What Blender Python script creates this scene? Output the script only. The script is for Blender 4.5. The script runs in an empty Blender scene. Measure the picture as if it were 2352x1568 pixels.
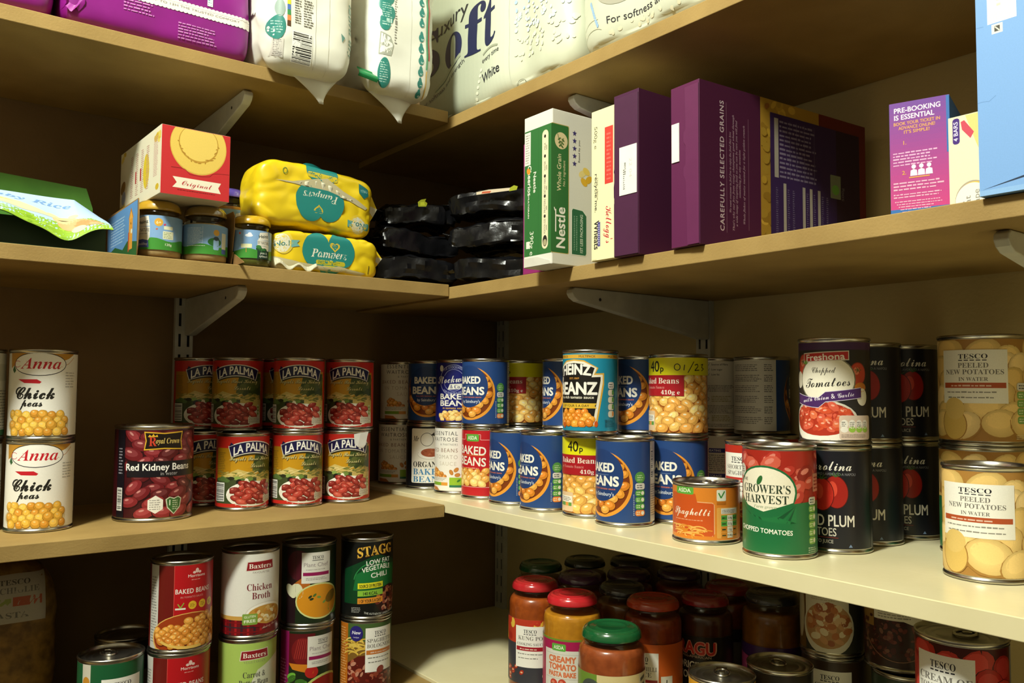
import bpy, math, random
import numpy as np
from mathutils import Vector, Matrix, noise
from mathutils.geometry import tessellate_polygon

SC = bpy.context.scene
COL = SC.collection
PI = math.pi
CAM = (-0.689, -1.0575, 0.0)


def lin(h):
    if not isinstance(h, str):
        return tuple(h)
    h = h.lstrip('#')
    if len(h) == 3:
        h = ''.join(ch * 2 for ch in h)
    o = []
    for i in (0, 2, 4):
        v = int(h[i:i + 2], 16) / 255
        o.append(v / 12.92 if v <= .04045 else ((v + .055) / 1.055) ** 2.4)
    return tuple(o)


# ------------------------------------------------------------------ materials
def nodes(name):
    m = bpy.data.materials.new(name)
    m.use_nodes = True
    nt = m.node_tree
    return m, nt, nt.nodes['Principled BSDF']


def link(nt, a, b):
    nt.links.new(a, b)


def setin(b, **k):
    names = dict(rough='Roughness', metal='Metallic', spec='Specular IOR Level', coat='Coat Weight', trans='Transmission Weight', sss='Subsurface Weight', ior='IOR', coatr='Coat Roughness', sheen='Sheen Weight')
    for a, v in k.items():
        b.inputs[names[a]].default_value = v


def pmat(name, c1, c2=None, scale=30, detail=4, bump=0.0, bscale=None, stretch=(1, 1, 1), **k):
    """procedural two-tone noise material"""
    m, nt, b = nodes(name)
    c1 = lin(c1)
    c2 = lin(c2) if c2 else tuple(x * .88 for x in c1)
    tc = nt.nodes.new('ShaderNodeTexCoord')
    mp = nt.nodes.new('ShaderNodeMapping')
    mp.inputs['Scale'].default_value = stretch
    nz = nt.nodes.new('ShaderNodeTexNoise')
    nz.inputs['Scale'].default_value = scale
    nz.inputs['Detail'].default_value = detail
    rp = nt.nodes.new('ShaderNodeValToRGB')
    rp.color_ramp.elements[0].position = .35
    rp.color_ramp.elements[1].position = .65
    rp.color_ramp.elements[0].color = (*c2, 1)
    rp.color_ramp.elements[1].color = (*c1, 1)
    link(nt, tc.outputs['Object'], mp.inputs['Vector'])
    link(nt, mp.outputs['Vector'], nz.inputs['Vector'])
    link(nt, nz.outputs['Fac'], rp.inputs['Fac'])
    link(nt, rp.outputs['Color'], b.inputs['Base Color'])
    setin(b, **k)
    if bump:
        n2 = nt.nodes.new('ShaderNodeTexNoise')
        n2.inputs['Scale'].default_value = bscale or scale * 3
        n2.inputs['Detail'].default_value = 5
        bp = nt.nodes.new('ShaderNodeBump')
        bp.inputs['Strength'].default_value = bump
        bp.inputs['Distance'].default_value = .002
        link(nt, mp.outputs['Vector'], n2.inputs['Vector'])
        link(nt, n2.outputs['Fac'], bp.inputs['Height'])
        link(nt, bp.outputs['Normal'], b.inputs['Normal'])
    return m


def inkmat(name, rough, spec=.4, coat=0.0, grain=.06):
    """printed surface: flat ink colours of the artwork with a fine paper grain"""
    m, nt, b = nodes(name)
    at = nt.nodes.new('ShaderNodeAttribute')
    at.attribute_name = 'ink'
    tc = nt.nodes.new('ShaderNodeTexCoord')
    nz = nt.nodes.new('ShaderNodeTexNoise')
    nz.inputs['Scale'].default_value = 900
    mr = nt.nodes.new('ShaderNodeMapRange')
    mr.inputs['To Min'].default_value = 1 - grain
    mr.inputs['To Max'].default_value = 1 + grain
    mx = nt.nodes.new('ShaderNodeVectorMath')
    mx.operation = 'SCALE'
    link(nt, tc.outputs['Object'], nz.inputs['Vector'])
    link(nt, nz.outputs['Fac'], mr.inputs['Value'])
    link(nt, at.outputs['Color'], mx.inputs[0])
    link(nt, mr.outputs['Result'], mx.inputs['Scale'])
    link(nt, mx.outputs['Vector'], b.inputs['Base Color'])
    setin(b, rough=rough, spec=spec, coat=coat)
    return m


def glassmat(name, tint=(1, 1, 1), strength=1.0):
    """clear jar glass: transparent with a fresnel gloss"""
    m = bpy.data.materials.new(name)
    m.use_nodes = True
    nt = m.node_tree
    nt.nodes.clear()
    out = nt.nodes.new('ShaderNodeOutputMaterial')
    tr = nt.nodes.new('ShaderNodeBsdfTransparent')
    tr.inputs['Color'].default_value = (*tint, 1)
    gl = nt.nodes.new('ShaderNodeBsdfGlossy')
    gl.inputs['Roughness'].default_value = .1
    lw = nt.nodes.new('ShaderNodeLayerWeight')
    pw = nt.nodes.new('ShaderNodeMath')
    pw.operation = 'POWER'
    pw.inputs[1].default_value = 4.0
    fr = nt.nodes.new('ShaderNodeMapRange')
    fr.inputs['To Min'].default_value = .045
    fr.inputs['To Max'].default_value = .85
    link(nt, lw.outputs['Facing'], pw.inputs[0])
    link(nt, pw.outputs['Value'], fr.inputs['Value'])
    mx = nt.nodes.new('ShaderNodeMixShader')
    tc = nt.nodes.new('ShaderNodeTexCoord')
    nz = nt.nodes.new('ShaderNodeTexNoise')
    nz.inputs['Scale'].default_value = 40
    bp = nt.nodes.new('ShaderNodeBump')
    bp.inputs['Strength'].default_value = .05
    bp.inputs['Distance'].default_value = .0004
    link(nt, tc.outputs['Object'], nz.inputs['Vector'])
    link(nt, nz.outputs['Fac'], bp.inputs['Height'])
    link(nt, bp.outputs['Normal'], gl.inputs['Normal'])
    link(nt, fr.outputs['Result'], mx.inputs['Fac'])
    link(nt, tr.outputs['BSDF'], mx.inputs[1])
    link(nt, gl.outputs['BSDF'], mx.inputs[2])
    link(nt, mx.outputs['Shader'], out.inputs['Surface'])
    return m


M = {}
_pc = {}


def paint(c, rough=.45, kind='card', **k):
    """cached coloured material for a label sleeve, a carton, a lid"""
    key = (c, rough, kind, tuple(sorted(k.items())))
    if key not in _pc:
        l = lin(c)
        _pc[key] = pmat(f'{kind}_{c.strip("#")}', l, tuple(x * .93 for x in l), scale=60, rough=rough, **k)
    return _pc[key]


# ------------------------------------------------------------------ mesh helpers
class MB:
    def __init__(s):
        s.v, s.f = [], []

    def add(s, vs, fs):
        n = len(s.v)
        s.v += [tuple(p) for p in vs]
        s.f += [tuple(i + n for i in f) for f in fs]
        return s

    def box(s, a, b):
        (x0, y0, z0), (x1, y1, z1) = a, b
        return s.add([(x0, y0, z0), (x1, y0, z0), (x1, y1, z0), (x0, y1, z0), (x0, y0, z1), (x1, y0, z1), (x1, y1, z1), (x0, y1, z1)],
                     [(3, 2, 1, 0), (4, 5, 6, 7), (0, 1, 5, 4), (1, 2, 6, 5), (2, 3, 7, 6), (3, 0, 4, 7)])

    def lathe(s, prof, n=64, a0=0.0):
        """prof: (r, z) from bottom to top, outside surface"""
        rings, vs, fs = [], [], []
        for r, z in prof:
            if r < 1e-7:
                rings.append([len(vs)])
                vs.append((0, 0, z))
            else:
                rings.append(list(range(len(vs), len(vs) + n)))
                vs += [(r * math.cos(a0 + 2 * PI * i / n), r * math.sin(a0 + 2 * PI * i / n), z) for i in range(n)]
        for A, B in zip(rings, rings[1:]):
            for i in range(n):
                j = (i + 1) % n
                if len(A) == 1 and len(B) == 1:
                    continue
                if len(A) == 1:
                    fs.append((A[0], B[j], B[i]))
                elif len(B) == 1:
                    fs.append((A[i], A[j], B[0]))
                else:
                    fs.append((A[i], A[j], B[j], B[i]))
        return s.add(vs, fs)

    def tube(s, pts, r, n=8, closed=False):
        pts = [Vector(p) for p in pts]
        vs, fs = [], []
        m = len(pts)
        up = None
        for i, p in enumerate(pts):
            a = pts[(i - 1) % m] if closed or i else p
            b = pts[(i + 1) % m] if closed or i < m - 1 else p
            t = (b - a).normalized()
            if up is None:
                up = Vector((0, 0, 1)) if abs(t.z) < .9 else Vector((1, 0, 0))
            x = t.cross(up).normalized()
            up = x.cross(t).normalized()
            for k in range(n):
                an = 2 * PI * k / n
                vs.append(p + x * math.cos(an) * r + up * math.sin(an) * r)
        for i in range(m if closed else m - 1):
            j = (i + 1) % m
            for k in range(n):
                l = (k + 1) % n
                fs.append((i * n + k, i * n + l, j * n + l, j * n + k))
        if not closed:
            fs += [tuple(reversed(range(n))), tuple(range((m - 1) * n, m * n))]
        return s.add(vs, fs)

    def prism(s, poly, fn, d0, d1):
        """poly 2D outline; fn(a, b, d) -> 3D"""
        n = len(poly)
        vs = [fn(a, b, d0) for a, b in poly] + [fn(a, b, d1) for a, b in poly]
        return s.add(vs, [tuple(reversed(range(n))), tuple(range(n, 2 * n))] + [(i, (i + 1) % n, n + (i + 1) % n, n + i) for i in range(n)])

    def grid(s, fn, nu, nv, wrap=False):
        vs = [fn(i / nu, j / nv) for j in range(nv + 1) for i in range(nu + (0 if wrap else 1))]
        w = nu if wrap else nu + 1
        fs = []
        for j in range(nv):
            for i in range(nu):
                k = (i + 1) % w if wrap else i + 1
                fs.append((j * w + i, j * w + k, (j + 1) * w + k, (j + 1) * w + i))
        return s.add(vs, fs)

    def mesh(s, name, smooth=35):
        me = bpy.data.meshes.new(name)
        me.from_pydata([tuple(p) for p in s.v], [], s.f)
        me.validate()
        import bmesh
        bm = bmesh.new()
        bm.from_mesh(me)
        bmesh.ops.recalc_face_normals(bm, faces=bm.faces)
        if smooth:
            lim = math.radians(smooth)
            for f in bm.faces:
                f.smooth = True
            for e in bm.edges:
                if len(e.link_faces) == 2 and e.calc_face_angle(0) > lim:
                    e.smooth = False
        bm.to_mesh(me)
        bm.free()
        return me

    def build(s, name, m, parent=None, smooth=35, loc=None, bevel=0, seg=2):
        me = s.mesh(name, smooth)
        return put(name, me, m, parent, loc, bevel, seg)


def put(name, me, m, parent=None, loc=None, bevel=0, seg=2):
    o = bpy.data.objects.new(name, me)
    COL.objects.link(o)
    if m is not None:
        me.materials.append(m)
    if parent is not None:
        o.parent = parent
    if loc is not None:
        o.location = loc
    if bevel:
        b = o.modifiers.new('bevel', 'BEVEL')
        b.width = bevel
        b.segments = seg
        b.limit_method = 'ANGLE'
        b.angle_limit = math.radians(40)
    return o


def tag(o, label=None, cat=None, group=None, kind=None):
    if label:
        o['label'] = label
    if cat:
        o['category'] = cat
    if group:
        o['group'] = group
    if kind:
        o['kind'] = kind
    return o


def thing(name, loc, rz=0.0, label=None, cat=None, group=None):
    o = bpy.data.objects.new(name, None)
    o.empty_display_size = .02
    COL.objects.link(o)
    o.location = loc
    o.rotation_euler = (0, 0, rz)
    return tag(o, label, cat, group)


def copy_tree(o, parent=None):
    c = o.copy()
    COL.objects.link(c)
    if parent is not None:
        c.parent = parent
    for ch in list(o.children):
        copy_tree(ch, c)
    return c


# ------------------------------------------------------------------ printed artwork
_txt = {}
_FB = {'S': (0x1D400, 0x1D41A, 0x1D7CE), 'C': (0x1D4D0, 0x1D4EA, None), 'I': (0x1D468, 0x1D482, 0x1D7CE)}


def _mapfont(s, f):
    if f not in _FB:
        return s
    U, L, D = _FB[f]
    o = ''
    for ch in s:
        if 'A' <= ch <= 'Z':
            o += chr(U + ord(ch) - 65)
        elif 'a' <= ch <= 'z':
            o += chr(L + ord(ch) - 97)
        elif ch.isdigit() and D:
            o += chr(D + ord(ch) - 48)
        else:
            o += ch
    return o


def text_tris(s, f, off, space):
    """triangles of a line of type, capital height 1, centred on x, baseline y = 0"""
    key = (s, f, off, space)
    if key not in _txt:
        cu = bpy.data.curves.new('type', 'FONT')
        cu.body = _mapfont(s, f)
        cu.resolution_u = 3
        cu.space_character = space
        ob = bpy.data.objects.new('type', cu)
        me = bpy.data.meshes.new_from_object(ob)
        me.calc_loop_triangles()
        co = np.empty(len(me.vertices) * 3, np.float32)
        me.vertices.foreach_get('co', co)
        co = co.reshape(-1, 3)[:, :2] / .7
        ti = np.empty(len(me.loop_triangles) * 3, np.int32)
        me.loop_triangles.foreach_get('vertices', ti)
        t = co[ti.reshape(-1, 3)].astype(np.float64) if len(ti) else np.zeros((0, 3, 2))
        if len(t):
            t[:, :, 0] -= (t[:, :, 0].min() + t[:, :, 0].max()) / 2
        bpy.data.objects.remove(ob)
        bpy.data.curves.remove(cu)
        bpy.data.meshes.remove(me)
        _txt[key] = t
    return _txt[key]


def slice_axis(T, C, Lr, ax, du):
    """cut triangles on the lines k * du of one axis"""
    done_T, done_C, done_L = [], [], []
    while len(T):
        u = T[:, :, ax]
        lo = np.floor(u.min(1) / du + 1e-6)
        hi = np.ceil(u.max(1) / du - 1e-6)
        ok = hi - lo <= 1
        done_T.append(T[ok]); done_C.append(C[ok]); done_L.append(Lr[ok])
        T, C, Lr, lo, hi = T[~ok], C[~ok], Lr[~ok], lo[~ok], hi[~ok]
        if not len(T):
            break
        p = np.floor((lo + hi) / 2) * du
        idx = np.argsort(T[:, :, ax], axis=1)
        A, B, D = (T[np.arange(len(T)), idx[:, k]] for k in range(3))

        def cut(P, Q):
            d = Q[:, ax] - P[:, ax]
            t = np.where(np.abs(d) > 1e-12, (p - P[:, ax]) / np.where(np.abs(d) > 1e-12, d, 1), 0)
            return P + (Q - P) * t[:, None]
        P = cut(A, D)
        up = p >= B[:, ax]
        Q = np.where(up[:, None], cut(B, D), cut(A, B))
        t1 = np.where(up[:, None, None], np.stack([D, P, Q], 1), np.stack([A, Q, P], 1))
        t2 = np.where(up[:, None, None], np.stack([A, B, Q], 1), np.stack([Q, B, D], 1))
        t3 = np.where(up[:, None, None], np.stack([A, Q, P], 1), np.stack([Q, D, P], 1))
        T = np.concatenate([t1, t2, t3]); C = np.concatenate([C] * 3); Lr = np.concatenate([Lr] * 3)
        e1 = T[:, 1] - T[:, 0]; e2 = T[:, 2] - T[:, 0]
        keep = np.abs(e1[:, 0] * e2[:, 1] - e1[:, 1] * e2[:, 0]) > 1e-9
        T, C, Lr = T[keep], C[keep], Lr[keep]
    return np.concatenate(done_T), np.concatenate(done_C), np.concatenate(done_L)


class Art:
    """flat artwork in millimetres: u to the reader's right, v up"""

    def __init__(s, seed=1):
        s.T, s.C, s.L, s.n = [], [], [], 0
        s.rnd = random.Random(seed)

    def _add(s, t, c, layer=None):
        t = np.asarray(t, float)
        if not len(t):
            return
        s.n += 1
        s.T.append(t)
        s.C.append(np.tile(np.array(lin(c)), (len(t), 1)))
        s.L.append(np.full(len(t), s.n if layer is None else layer))

    def poly(s, pts, c):
        tri = tessellate_polygon([[Vector((a, b, 0)) for a, b in pts]])
        P = np.array([(a, b) for a, b in pts], float)
        s._add(P[np.array(tri)], c)
        return s

    def rect(s, x0, y0, x1, y1, c):
        s._add([[(x0, y0), (x1, y0), (x1, y1)], [(x0, y0), (x1, y1), (x0, y1)]], c)
        return s

    def rrect(s, x0, y0, x1, y1, c, r=2):
        pts = []
        for cx, cy, a in ((x1 - r, y1 - r, 0), (x0 + r, y1 - r, 90), (x0 + r, y0 + r, 180), (x1 - r, y0 + r, 270)):
            pts += [(cx + r * math.cos(math.radians(a + k * 22.5)), cy + r * math.sin(math.radians(a + k * 22.5))) for k in range(5)]
        return s.poly(pts, c)

    def ell(s, cx, cy, rx, ry, c, rot=0, n=28, clip=None):
        a = np.arange(n) * 2 * PI / n
        x, y = rx * np.cos(a), ry * np.sin(a)
        cr, sr = math.cos(math.radians(rot)), math.sin(math.radians(rot))
        P = np.stack([cx + x * cr - y * sr, cy + x * sr + y * cr], 1)
        if clip:
            P[:, 0] = np.clip(P[:, 0], clip[0], clip[2])
            P[:, 1] = np.clip(P[:, 1], clip[1], clip[3])
        k = np.arange(1, n - 1)
        s._add(np.stack([np.broadcast_to(P[0], (n - 2, 2)), P[k], P[k + 1]], 1), c)
        return s

    def ring(s, cx, cy, rx, ry, w, c, a0=0, a1=360, n=40, w1=None):
        w1 = w if w1 is None else w1
        t = []
        for k in range(n):
            q = []
            for m in (k, k + 1):
                a = math.radians(a0 + (a1 - a0) * m / n)
                ww = w + (w1 - w) * m / n
                q.append(((cx + rx * math.cos(a), cy + ry * math.sin(a)), (cx + (rx - ww) * math.cos(a), cy + (ry - ww) * math.sin(a))))
            t += [(q[0][0], q[1][0], q[1][1]), (q[0][0], q[1][1], q[0][1])]
        s._add(t, c)
        return s

    def line(s, pts, w, c):
        t = []
        for (x0, y0), (x1, y1) in zip(pts, pts[1:]):
            l = math.hypot(x1 - x0, y1 - y0) or 1
            nx, ny = -(y1 - y0) / l * w / 2, (x1 - x0) / l * w / 2
            t += [((x0 + nx, y0 + ny), (x0 - nx, y0 - ny), (x1 - nx, y1 - ny)), ((x0 + nx, y0 + ny), (x1 - nx, y1 - ny), (x1 + nx, y1 + ny))]
        s._add(t, c)
        return s

    def text(s, t, x, y, h, c, w=None, f='B', rot=0, arch=0, off=0.0, space=1.0, shear=0.0, al='c', wmax=None):
        """h: capital height; y: baseline; w: width to fit"""
        if f in 'BO':
            off += .020
            shear += .18 if f == 'O' else 0
        q = text_tris(t, f, 0, space).copy() * h
        if not len(q):
            return s
        W = q[:, :, 0].max() - q[:, :, 0].min()
        if w:
            q[:, :, 0] *= w / W
            W = w
        elif wmax and W > wmax:
            q[:, :, 0] *= wmax / W
            W = wmax
        if shear:
            q[:, :, 0] += q[:, :, 1] * shear
        if arch:
            q[:, :, 1] += arch * (1 - (q[:, :, 0] / (W / 2)) ** 2)
        if al == 'l':
            q[:, :, 0] += W / 2
        elif al == 'r':
            q[:, :, 0] -= W / 2
        if rot:
            a = math.radians(rot)
            q = np.stack([q[:, :, 0] * math.cos(a) - q[:, :, 1] * math.sin(a), q[:, :, 0] * math.sin(a) + q[:, :, 1] * math.cos(a)], 2)
        q[:, :, 0] += x
        q[:, :, 1] += y
        if off > .004:  # heavier stroke: the same line of type laid down again all round
            d = off * h / .7
            n = 6 if h > 4 else 3
            for k in range(n):
                s._add(q + np.array([d * math.cos(k * 2 * PI / n), d * math.sin(k * 2 * PI / n)]), c)
        s._add(q, c)
        return s

    def small(s, x0, y0, x1, y1, n, c, fill=.62, rot=False):
        """a block of small print too fine to read"""
        t = []
        dy = (y1 - y0) / n
        for k in range(n):
            y = y1 - (k + .8) * dy
            x, end = x0, x1 - (x1 - x0) * s.rnd.random() * .22
            while x < end - .5:
                w = min(s.rnd.uniform(.8, 3.4) * max(.5, dy / 1.6), end - x)
                h = dy * fill * s.rnd.uniform(.55, .8)
                t += [((x, y), (x + w, y), (x + w, y + h)), ((x, y), (x + w, y + h), (x, y + h))]
                x += w + dy * .3
        if rot:
            t = [[(x0 + (b - y0), y0 + (a - x0)) for a, b in q][::-1] for q in t]
        s._add(t, c)
        return s

    def blobs(s, x0, y0, x1, y1, a, b, cols, dark, hi, n=1.5, inside=None, jitter=.25, flat=False, soft=0):
        """a printed heap of beans, peas, potatoes: rows of ovals overlapping downwards"""
        R = s.rnd
        dx, dy = a * 1.75, b * n
        rows = max(1, int((y1 - y0) / dy))
        for j in range(rows + 1):
            y = y1 - b - j * (y1 - y0 - 2 * b) / max(1, rows)
            k = 0
            x = x0 + a + (dx / 2 if j % 2 else 0)
            while x <= x1 - a * .8 + .01:
                px, py = x + R.uniform(-1, 1) * a * jitter, y + R.uniform(-1, 1) * b * jitter
                if inside is None or inside(px, py):
                    sc = R.uniform(.85, 1.12)
                    rot = R.uniform(-40, 40) if not flat else R.uniform(-90, 90)
                    c = R.choice(cols)
                    box = (x0, y0, x1, y1)
                    s.ell(px, py - b * .08, a * sc * 1.08, b * sc * 1.1, dark, rot, 14, box)
                    s.ell(px, py, a * sc, b * sc, c, rot, 22 if soft else 14, box)
                    for q in range(soft):
                        g = (q + 1) / (soft + 1)
                        s.ell(px - a * .1 * g, py + b * .14 * g, a * sc * (1 - .42 * g), b * sc * (1 - .46 * g), tuple(min(1, v * (1 + .26 * g) + .02 * g) for v in lin(c)), rot, 18, box)
                    l = tuple(min(1, v * 1.32 + .02) for v in lin(c))
                    s.ell(px - a * .1, py + b * .2, a * sc * .68, b * sc * .6, l, rot, 12, box)
                    if hi:
                        s.ell(px - a * .22, py + b * .38, a * sc * .26, b * sc * .18, hi, rot, 8, box)
                x += dx
        return s

    def barcode(s, x0, y0, x1, y1, vert=True, c='#1a1a1a', bg='#f2f2ea'):
        s.rect(x0 - 1, y0 - 1, x1 + 1, y1 + 1, bg)
        t, p = [], 0.0
        L = (x1 - x0) if vert else (y1 - y0)
        while p < L:
            w = s.rnd.choice((.4, .4, .8, 1.2)) * L / 28
            g = s.rnd.choice((.4, .8, .8)) * L / 28
            if vert:
                a, b, cc, d = x0 + p, y0, min(x0 + p + w, x1), y1
            else:
                a, b, cc, d = x0, y0 + p, x1, min(y0 + p + w, y1)
            t += [((a, b), (cc, b), (cc, d)), ((a, b), (cc, d), (a, d))]
            p += w + g
        s._add(t, c)
        return s

    def mesh(s, name, fn, du=None, dv=None, umax=None, step=3e-6, lift=5e-5):
        """fn(u[], v[]) in mm -> (points in m, unit normals)"""
        T, C, L = np.concatenate(s.T), np.concatenate(s.C), np.concatenate(s.L)
        if umax:
            k = np.abs(T[:, :, 0]).min(1) < umax
            T, C, L = T[k], C[k], L[k]
        if du:
            T, C, L = slice_axis(T, C, L, 0, du)
        if dv:
            T, C, L = slice_axis(T, C, L, 1, dv)
        e1 = T[:, 1] - T[:, 0]; e2 = T[:, 2] - T[:, 0]
        neg = (e1[:, 0] * e2[:, 1] - e1[:, 1] * e2[:, 0]) < 0
        T[neg] = T[neg][:, ::-1]
        uv = T.reshape(-1, 2)
        P, N = fn(uv[:, 0], uv[:, 1])
        P = P + N * (lift + step * np.repeat(L, 3))[:, None]
        n = len(P)
        me = bpy.data.meshes.new(name)
        me.vertices.add(n)
        me.vertices.foreach_set('co', P.astype(np.float32).ravel())
        me.loops.add(n)
        me.loops.foreach_set('vertex_index', np.arange(n, dtype=np.int32))
        me.polygons.add(n // 3)
        me.polygons.foreach_set('loop_start', np.arange(0, n, 3, dtype=np.int32))
        me.polygons.foreach_set('use_smooth', np.ones(n // 3, dtype=bool))
        at = me.color_attributes.new('ink', 'FLOAT_COLOR', 'POINT')
        cc = np.ones((n, 4), np.float32)
        cc[:, :3] = np.repeat(C, 3, 0)
        at.data.foreach_set('color', cc.ravel())
        me.update()
        me.normals_split_custom_set_from_vertices(N.astype(np.float32).tolist())
        return me


def on_cyl(r, z0=0.0):
    def fn(u, v):
        a = u * .001 / r
        N = np.stack([np.sin(a), -np.cos(a), np.zeros_like(a)], 1)
        P = N * r
        P[:, 2] = z0 + v * .001
        return P, N
    return fn


def on_plane(o, ux, vx):
    o, ux, vx = np.array(o, float), np.array(ux, float), np.array(vx, float)
    nn = np.cross(ux, vx)

    def fn(u, v):
        P = o + np.outer(u * .001, ux) + np.outer(v * .001, vx)
        return P, np.tile(nn, (len(P), 1))
    return fn


def to_cam(x, y, d=0.0):
    """turn about z that faces local -Y to where the photographer stood, plus d"""
    return math.atan2(CAM[1] - y, CAM[0] - x) + PI / 2 + d
# ------------------------------------------------------------------ room
Z1R, Z1L, Z2R, Z2L, Z3R, Z3L, Z4 = .4108, .4203, .1502, .1537, -.1687, -.1746, -.431
TH = .018
DL, DR = .305, .32
FL, CE = -1.05, 1.62
XW, YW = -2.0, -2.0

M['mdf'] = pmat('raw_mdf_board', '#a58952', '#977c48', scale=14, detail=8, bump=.15, bscale=400, rough=.62, spec=.25)
M['white_board'] = pmat('cream_painted_board', '#e9dfb4', '#e2d7aa', scale=9, bump=.05, bscale=120, rough=.24, spec=.5)
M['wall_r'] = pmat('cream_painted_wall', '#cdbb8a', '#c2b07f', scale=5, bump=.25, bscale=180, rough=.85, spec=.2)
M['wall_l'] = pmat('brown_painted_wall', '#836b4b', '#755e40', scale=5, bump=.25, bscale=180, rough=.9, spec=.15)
M['wall_n'] = pmat('dull_room_wall', '#6f6858', '#655e4f', scale=5, rough=.9)
M['ceil'] = pmat('ceiling_paint', '#6f675a', None, scale=4, rough=.95)
M['floor'] = pmat('grey_brown_carpet', '#4a4136', '#3f372d', scale=60, bump=.6, rough=.95)
M['steel'] = pmat('white_coated_steel', '#c9c9be', '#bebeb3', scale=50, rough=.4, spec=.4)
M['slot'] = pmat('slot_shadow_gap', '#3a352c', None, rough=.9)
M['tin'] = pmat('tinplate', '#bdb9ae', '#a9a59a', scale=25, stretch=(1, 1, 6), rough=.27, metal=1.0)
M['tin_dark'] = pmat('tinplate_lid', '#b5b1a8', '#a3a097', scale=18, rough=.32, metal=1.0)
M['ink'] = inkmat('printed_label_ink', .33, .45)
M['ink_card'] = inkmat('printed_card_ink', .5, .35)
M['ink_film'] = inkmat('printed_film_ink', .3, .5)


def struct(name, a, b, m):
    o = MB().box(a, b).build(name, m, smooth=0)
    return tag(o, kind='structure')


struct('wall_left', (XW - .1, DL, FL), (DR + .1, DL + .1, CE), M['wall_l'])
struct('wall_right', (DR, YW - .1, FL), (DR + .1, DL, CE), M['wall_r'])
struct('wall_front', (XW - .1, YW - .1, FL), (DR, YW, CE), M['wall_n'])
struct('wall_back', (XW - .1, YW, FL), (XW, DL, CE), M['wall_n'])
struct('floor', (XW - .1, YW - .1, FL - .1), (DR + .1, DL + .1, FL), M['floor'])
struct('ceiling', (XW - .1, YW - .1, CE), (DR + .1, DL + .1, CE + .1), M['ceil'])


def board(a, b, m, label, bev=.0008):
    o = MB().box(a, b).build('shelf_board', m, smooth=0, bevel=bev)
    return tag(o, label, 'shelf', 'corner shelf boards')


E0 = .001
board((-1.45, .0076, Z1L - TH), (-E0, DL - E0, Z1L), M['mdf'], 'topmost brown board carrying the magenta pack and the two white nappy packs')
board((0, -1.5, Z1R - TH), (DR - E0, DL - E0, Z1R), M['mdf'], 'topmost brown board carrying the pale toilet roll packs')
board((-1.45, 0, Z2L - TH), (-E0, DL - E0, Z2L), M['mdf'], 'brown board carrying the baby food jars and yellow wipes packs')
board((0, -1.5, Z2R - TH), (DR - E0, DL - E0, Z2R), M['mdf'], 'brown board carrying the purple cereal boxes')
board((-1.45, .0057, Z3L - TH), (-E0, DL - E0, Z3L), M['mdf'], 'brown board carrying the chickpea and kidney bean tins')
board((.0005, -1.5, Z3R - TH), (DR - E0, DL - E0, Z3R), M['white_board'], 'cream painted board carrying the long double row of baked bean tins')
board((-1.45, 0, Z4 - TH - .004), (-.0114, DL - E0, Z4 - .004), M['mdf'], 'lowest brown board carrying the soup and chilli tins')
board((-.0104, -1.5, Z4 - TH), (DR - E0, DL - E0, Z4), M['white_board'], 'lowest cream painted board carrying the sauce jars')


def upright(fn, label):
    """twin-slot wall channel: fn(across, out, z)"""
    mb = MB()
    z0, z1, pit = -.56, .80, .032

    def bx(a0, a1, o0, o1, za, zb):
        p, q = fn(a0, o0, za), fn(a1, o1, zb)
        mb.box(tuple(min(i, j) for i, j in zip(p, q)), tuple(max(i, j) for i, j in zip(p, q)))
    w = .0135
    for a0, a1 in ((-w, -.0085), (-.0045, .0045), (.0045 + .004, w)):
        bx(a0, a1, .0085, .010, z0, z1)
    z = z0
    while z < z1:
        for a0, a1 in ((-.0085, -.0045), (.0045, .0085)):
            bx(a0, a1, .0085, .010, z, min(z + .012, z1))
        z += pit
    for a0, a1 in ((-w, -w + .0015), (w - .0015, w)):
        bx(a0, a1, .0004, .0085, z0, z1)
    t = thing('wall_upright', fn(0, 0, z0), 0, label, 'shelf upright', 'twin slot uprights')
    o = mb.build('channel', M['steel'], smooth=0)
    o.data.transform(Matrix.Translation(-Vector(fn(0, 0, z0))))
    o.parent = t
    hb = MB()
    z = z0 + pit * .18
    p, q = fn(-.0095, .001, z0), fn(.0095, .003, z1)
    hb.box(tuple(min(i, j) for i, j in zip(p, q)), tuple(max(i, j) for i, j in zip(p, q)))
    h = hb.build('slot_back', M['slot'], smooth=0)
    h.data.transform(Matrix.Translation(-Vector(fn(0, 0, z0))))
    h.parent = t
    return t


UL, UR = -.300, -.2245
upright(lambda a, o, z: (UL + a, DL - o, z), 'white slotted upright on the brown wall behind the kidney bean tins')
upright(lambda a, o, z: (DR - o, UR - a, z), 'white slotted upright on the cream wall behind the yellow banded bean tin')
upright(lambda a, o, z: (DR - o, .287 - a, z), 'white slotted upright in the corner of the walls')


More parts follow.
